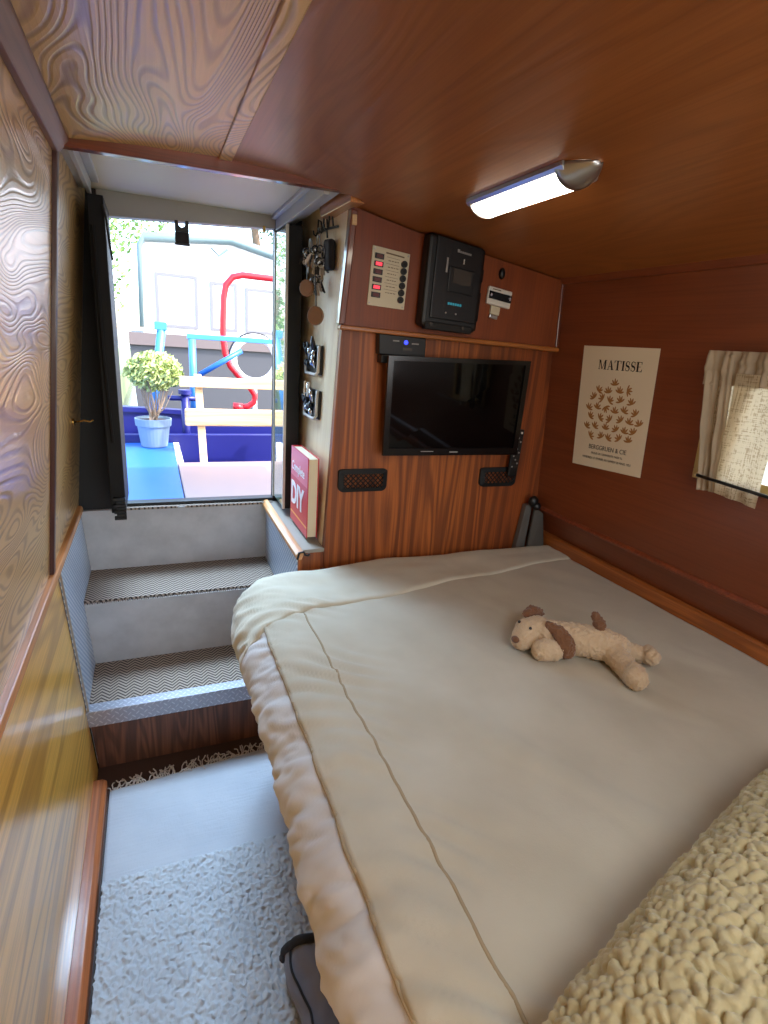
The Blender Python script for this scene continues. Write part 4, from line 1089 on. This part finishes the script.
def leaves(n, fn, size, seed):
    random.seed(seed); mb = MB()
    for i in range(n):
        p = fn(); n1 = V(random.gauss(0,1), random.gauss(0,1), random.gauss(0,1)+.5).normalized(); a = n1.orthogonal().normalized(); b = n1.cross(a)
        s = size*random.uniform(.6,1.2)
        mb.add([p-a*s, p-b*s*.5, p+n1*s*.12, p+b*s*.5, p+a*s], [(0,1,2),(0,2,3),(1,4,2),(2,4,3)])
    return mb
def inell(c, r, lo=.55):
    while True:
        v = V(random.uniform(-1,1), random.uniform(-1,1), random.uniform(-1,1))
        if lo < v.length < 1: return V(c[0]+v.x*r[0], c[1]+v.y*r[1], c[2]+v.z*r[2])
leaves(2200, lambda: inell((px+.02,py,1.235),(.175,.15,.125),.3), .022, 5).build('foliage', M['leaf'], pt)

ld = thing('wooden_ladder', 'pale wooden ladder of two rungs standing in the stern well', 'ladder', (.5,3.6,.55))
for x in (.285, 1.05):
    MB().hexa([(x-.022,3.58,.60),(x+.022,3.58,.60),(x+.022,3.62,.60),(x-.022,3.62,.60),(x-.040,3.70,1.24),(x+.004,3.70,1.24),(x+.004,3.74,1.24),(x-.040,3.74,1.24)]).build('upright', M['pale_wood'], ld, bevel=.003)
MB().box((.155,3.655,1.165),(1.12,3.693,1.228)).build('rung', M['pale_wood'], ld, bevel=.003)
MB().box((.178,3.618,.928),(1.12,3.665,1.035)).build('rung', M['pale_wood'], ld, bevel=.012)

rl = thing('stern_rail', 'blue painted metal rail round the stern', 'rail', (.4,4.4,.8))
MB().box((.25,4.38,1.442),(1.25,4.42,1.478)).build('top_bar', M['sky_blue_paint'], rl, bevel=.004)
MB().tube([(.285,4.40,.86),(.285,4.40,1.44)], .026, 12).build('post', M['sky_blue_paint'], rl, smooth=True)
MB().tube([(-.005,4.40,.90),(.085,4.40,1.52)], .030, 12).build('post', M['sky_blue_paint'], rl, smooth=True)
MB().box((.035,4.37,1.49),(.118,4.43,1.545)).build('post_cap', M['sky_blue_paint'], rl, bevel=.004)
MB().tube([(.33,4.40,1.19),(.64,4.40,1.38)], .020, 10).build('brace', M['blue_paint'], rl, smooth=True)
MB().box((-.6,4.38,1.478),(.035,4.42,1.50)).build('cap_board', M['pale_wood'], rl)

db = thing('mooring_bollard', 'small dark blue T-shaped bollard on the stern behind the pot', 'bollard', (.20,4.20,.80))
MB().tube([(.215,4.25,.545),(.215,4.25,1.06)], .030, 12).build('stem', M['navy_paint'], db, smooth=True)
MB().tube([(.10,4.25,1.03),(.33,4.25,1.03)], .018, 10).build('crossbar', M['navy_paint'], db, smooth=True)
MB().disc((.215,4.25,1.06),(0,0,1),.045,.03).build('cap', M['navy_paint'], db)

tl = thing('tiller', 'red painted swan-neck tiller rising at the stern', 'tiller', (.7,5.0,.85))
tp_ = [(1.6,5.0,1.955),(1.02,5.0,1.965),(.74,5.0,1.968),(.66,5.0,1.945),(.605,5.0,1.88),(.585,5.0,1.78),(.576,5.0,1.60),(.574,5.0,1.45),(.59,5.0,1.33),(.63,5.0,1.23),(.72,5.0,1.13),(.80,5.0,1.05),(.838,5.0,.99),(.83,5.0,.93),(.78,5.0,.89),(.71,5.0,.88)]
MB().tube(tp_, .026, 12).build('tube', M['red_metal'], tl, smooth=True)
MB().tube([(.73,5.0,.88),(.65,5.0,.885)], .036, 12).build('collar', M['red_metal'], tl, smooth=True)
MB().tube([(.72,5.0,-.099),(.72,5.0,.87)], .035, 12).build('rudder_post', M['navy_paint'], tl, smooth=True)
lb = thing('life_ring', 'white ring buoy with a dark outer edge behind the red tiller', 'ring buoy', (.86,5.12,1.1))
MB().tube([V(.86+.19*math.sin(a),5.12,1.29+.19*math.cos(a)) for a in [2*PI*k/40 for k in range(40)]], .032, 12, closed=True).build('ring', M['ring_white'], lb, smooth=True)
MB().tube([V(.86+.222*math.sin(a),5.13,1.29+.222*math.cos(a)) for a in [2*PI*k/40 for k in range(40)]], .012, 8, closed=True).build('edge_rope', M['charcoal_dark'], lb, smooth=True)
MB().tube([(.86,5.13,-.099),(.86,5.13,1.07)], .02, 8).build('stand', M['ring_white'], lb)

# ------------------------------------------------------------------ neighbouring boat
nb = thing('moored_boat', 'white cabin boat with a grey-green roof edge moored behind the stern', 'boat', (.7,7.6,0))
MB().prism([(-.15,7.3,.2),(3.6,7.3,.2),(3.6,7.3,1.30),(-.22,7.3,1.30)], (0,3,0)).build('hull', M['boat_hull'], nb)
MB().box((-.22,7.26,1.302),(3.6,10.3,1.44)).build('gunwale', M['boat_band'], nb)
cab = [(-.06,7.35,1.441),(3.0,7.35,1.441),(3.0,7.35,2.02),(1.65,7.35,2.40),(.95,7.35,2.545),(.02,7.35,2.47),(-.04,7.35,2.40)]
MB().prism(cab, (0,2.6,0)).build('cabin', M['boat_white'], nb)
edge = [(-.075,7.33,1.5),(-.055,7.33,2.38),(.0,7.33,2.475),(.95,7.33,2.555),(1.65,7.33,2.41),(3.0,7.33,2.03)]
mb = MB(); mb.tube(edge, [.025,.03,.05,.05,.05,.05], 8); mb.build('roof_edge', M['boat_trim'], nb, smooth=True)
def bwin(x0,x1,z0,z1):
    w = MB()
    for q in [((x0,7.325,z0),(x0+.035,7.349,z1)),((x1-.035,7.325,z0),(x1,7.349,z1)),((x0+.035,7.325,z1-.035),(x1-.035,7.349,z1)),((x0+.035,7.325,z0),(x1-.035,7.349,z0+.035))]: w.box(*q)
    f = w.build('window', M['boat_frame'], nb)
    MB().box((x0+.035,7.336,z0+.035),(x1-.035,7.346,z1-.035)).build('pane', M['boat_pane'], f)
bwin(.09,.56,1.52,2.12); bwin(.70,1.02,1.52,2.08); bwin(1.12,1.7,1.52,2.05)
MB().tube([(.72,7.25,2.44),(.80,7.25,2.36),(.90,7.25,2.44)], .018, 6).build('roof_bracket', M['boat_trim'], nb)

def tree(label, base, crown, mat, n, size, seed, group=None):
    t = thing('tree', label, 'tree', base, group)
    b = Vector(base); c0 = Vector(crown[0][0])
    MB().tube([b, b.lerp(c0,.5)+V(.1,0,0), c0], [.16,.11,.05], 10).build('trunk', M['bark'], t, smooth=True)
    mb = MB()
    for (c, r) in crown:
        k = leaves(n//len(crown), lambda: inell(c, r, .2), size, seed); mb.add(k.v, k.f); seed += 1
    mb.build('crown', mat, t)
tree('light green tree beyond the boat on the left of the doorway view', (-1.1,10.6,-.1), [((-1.2,10.5,2.3),(1.0,.9,.9)),((-.5,10.8,3.2),(.9,.8,.6)),((-1.6,10.6,1.3),(1.1,.8,.8))], M['leaf_tree'], 3600, .055, 21)
tree('grey-green tree showing above the boat roof on the right', (2.4,12.2,-.1), [((1.9,12.0,4.2),(1.2,.9,.6)),((2.9,12.2,3.9),(1.2,.9,.7))], M['leaf_tree2'], 2600, .06, 41)
m = MB().box((-30,4.6,-.15), (30,60,-.1)); struct(m.build('ground', M['water']))
m = MB().box((-30,10.6,-.1), (-.6,30,.5)); struct(m.build('ground_bank', plain('bank', (120,130,90), .9)))

# ------------------------------------------------------------------ light
w = bpy.data.worlds.new('sky'); bpy.context.scene.world = w; w.use_nodes = True
nt = w.node_tree; nt.nodes.clear()
sk = nt.nodes.new('ShaderNodeTexSky'); sk.sky_type = 'NISHITA'; sk.sun_disc = False; sk.sun_elevation = math.radians(48); sk.sun_rotation = math.radians(120); sk.dust_density = 2.0
bgd = nt.nodes.new('ShaderNodeBackground'); bgd.inputs[1].default_value = 1.3
ow = nt.nodes.new('ShaderNodeOutputWorld'); nt.links.new(sk.outputs[0], bgd.inputs[0]); nt.links.new(bgd.outputs[0], ow.inputs[0])
def light(name, typ, loc, energy, color, direction=None, **kw):
    l = bpy.data.lights.new(name, typ); l.energy = energy; l.color = color
    for k, v in kw.items(): setattr(l, k, v)
    o = bpy.data.objects.new(name, l); C.objects.link(o); o.location = loc
    if direction is not None: o.rotation_euler = Vector(direction).to_track_quat('-Z', 'Y').to_euler()
    return o
light('sun', 'SUN', (3,-3,6), 7, (1,.95,.88), (-.62,.42,-.74), angle=math.radians(.6))
light('doorway_fill', 'AREA', (.17,2.95,2.42), 32, (.50,.73,1), (-.02,-1.0,-1.12), shape='RECTANGLE', size=.9, size_y=.6, spread=math.radians(80))  # area lamp added above the door, boosts the sky light on steps and rug
light('side_fill', 'AREA', (1.40,-.55,1.36), 7, (.97,.99,1), (-1,.45,-.2), shape='RECTANGLE', size=.7, size_y=.4)  # added fill just inside the right wall, no window here; brightens the left wall
light('overhead_fill', 'AREA', (.55,-.30,1.80), 9.5, (.86,.94,1), (.05,.28,-1), shape='RECTANGLE', size=.6, size_y=.5)  # added overhead fill under the closed ceiling, for the near bed and cushion
light('rear_fill', 'AREA', (.6,Y0+.03,1.32), 5, (.93,.97,1), (0,1,-.12), shape='RECTANGLE', size=1.15, size_y=.8)  # fill lamp added in the unseen rear opening to lift the cabin light

# ------------------------------------------------------------------ camera
cam = bpy.data.cameras.new('camera'); co = bpy.data.objects.new('camera', cam); C.objects.link(co)
cam.sensor_fit = 'HORIZONTAL'; cam.sensor_width = 36; cam.lens = 545.887/768*36; cam.clip_start = .02
r = Vector((0.9234594098663419, -0.37763155499945833, 0.06794944442744578)); u = Vector((0.051010045321184014, 0.2963477007595295, 0.9537169472809378)); f = Vector((0.380290275454998, 0.8772527850757907, -0.29292807559387396))
mt = Matrix(((r.x,u.x,-f.x,0),(r.y,u.y,-f.y,0),(r.z,u.z,-f.z,1.5),(0,0,0,1)))
co.matrix_world = mt
sc = bpy.context.scene; sc.camera = co
sc.view_settings.view_transform = 'Standard'; sc.view_settings.look = 'None'; sc.view_settings.gamma = 1; sc.view_settings.use_curve_mapping = False
sc.view_settings.exposure = 0.0
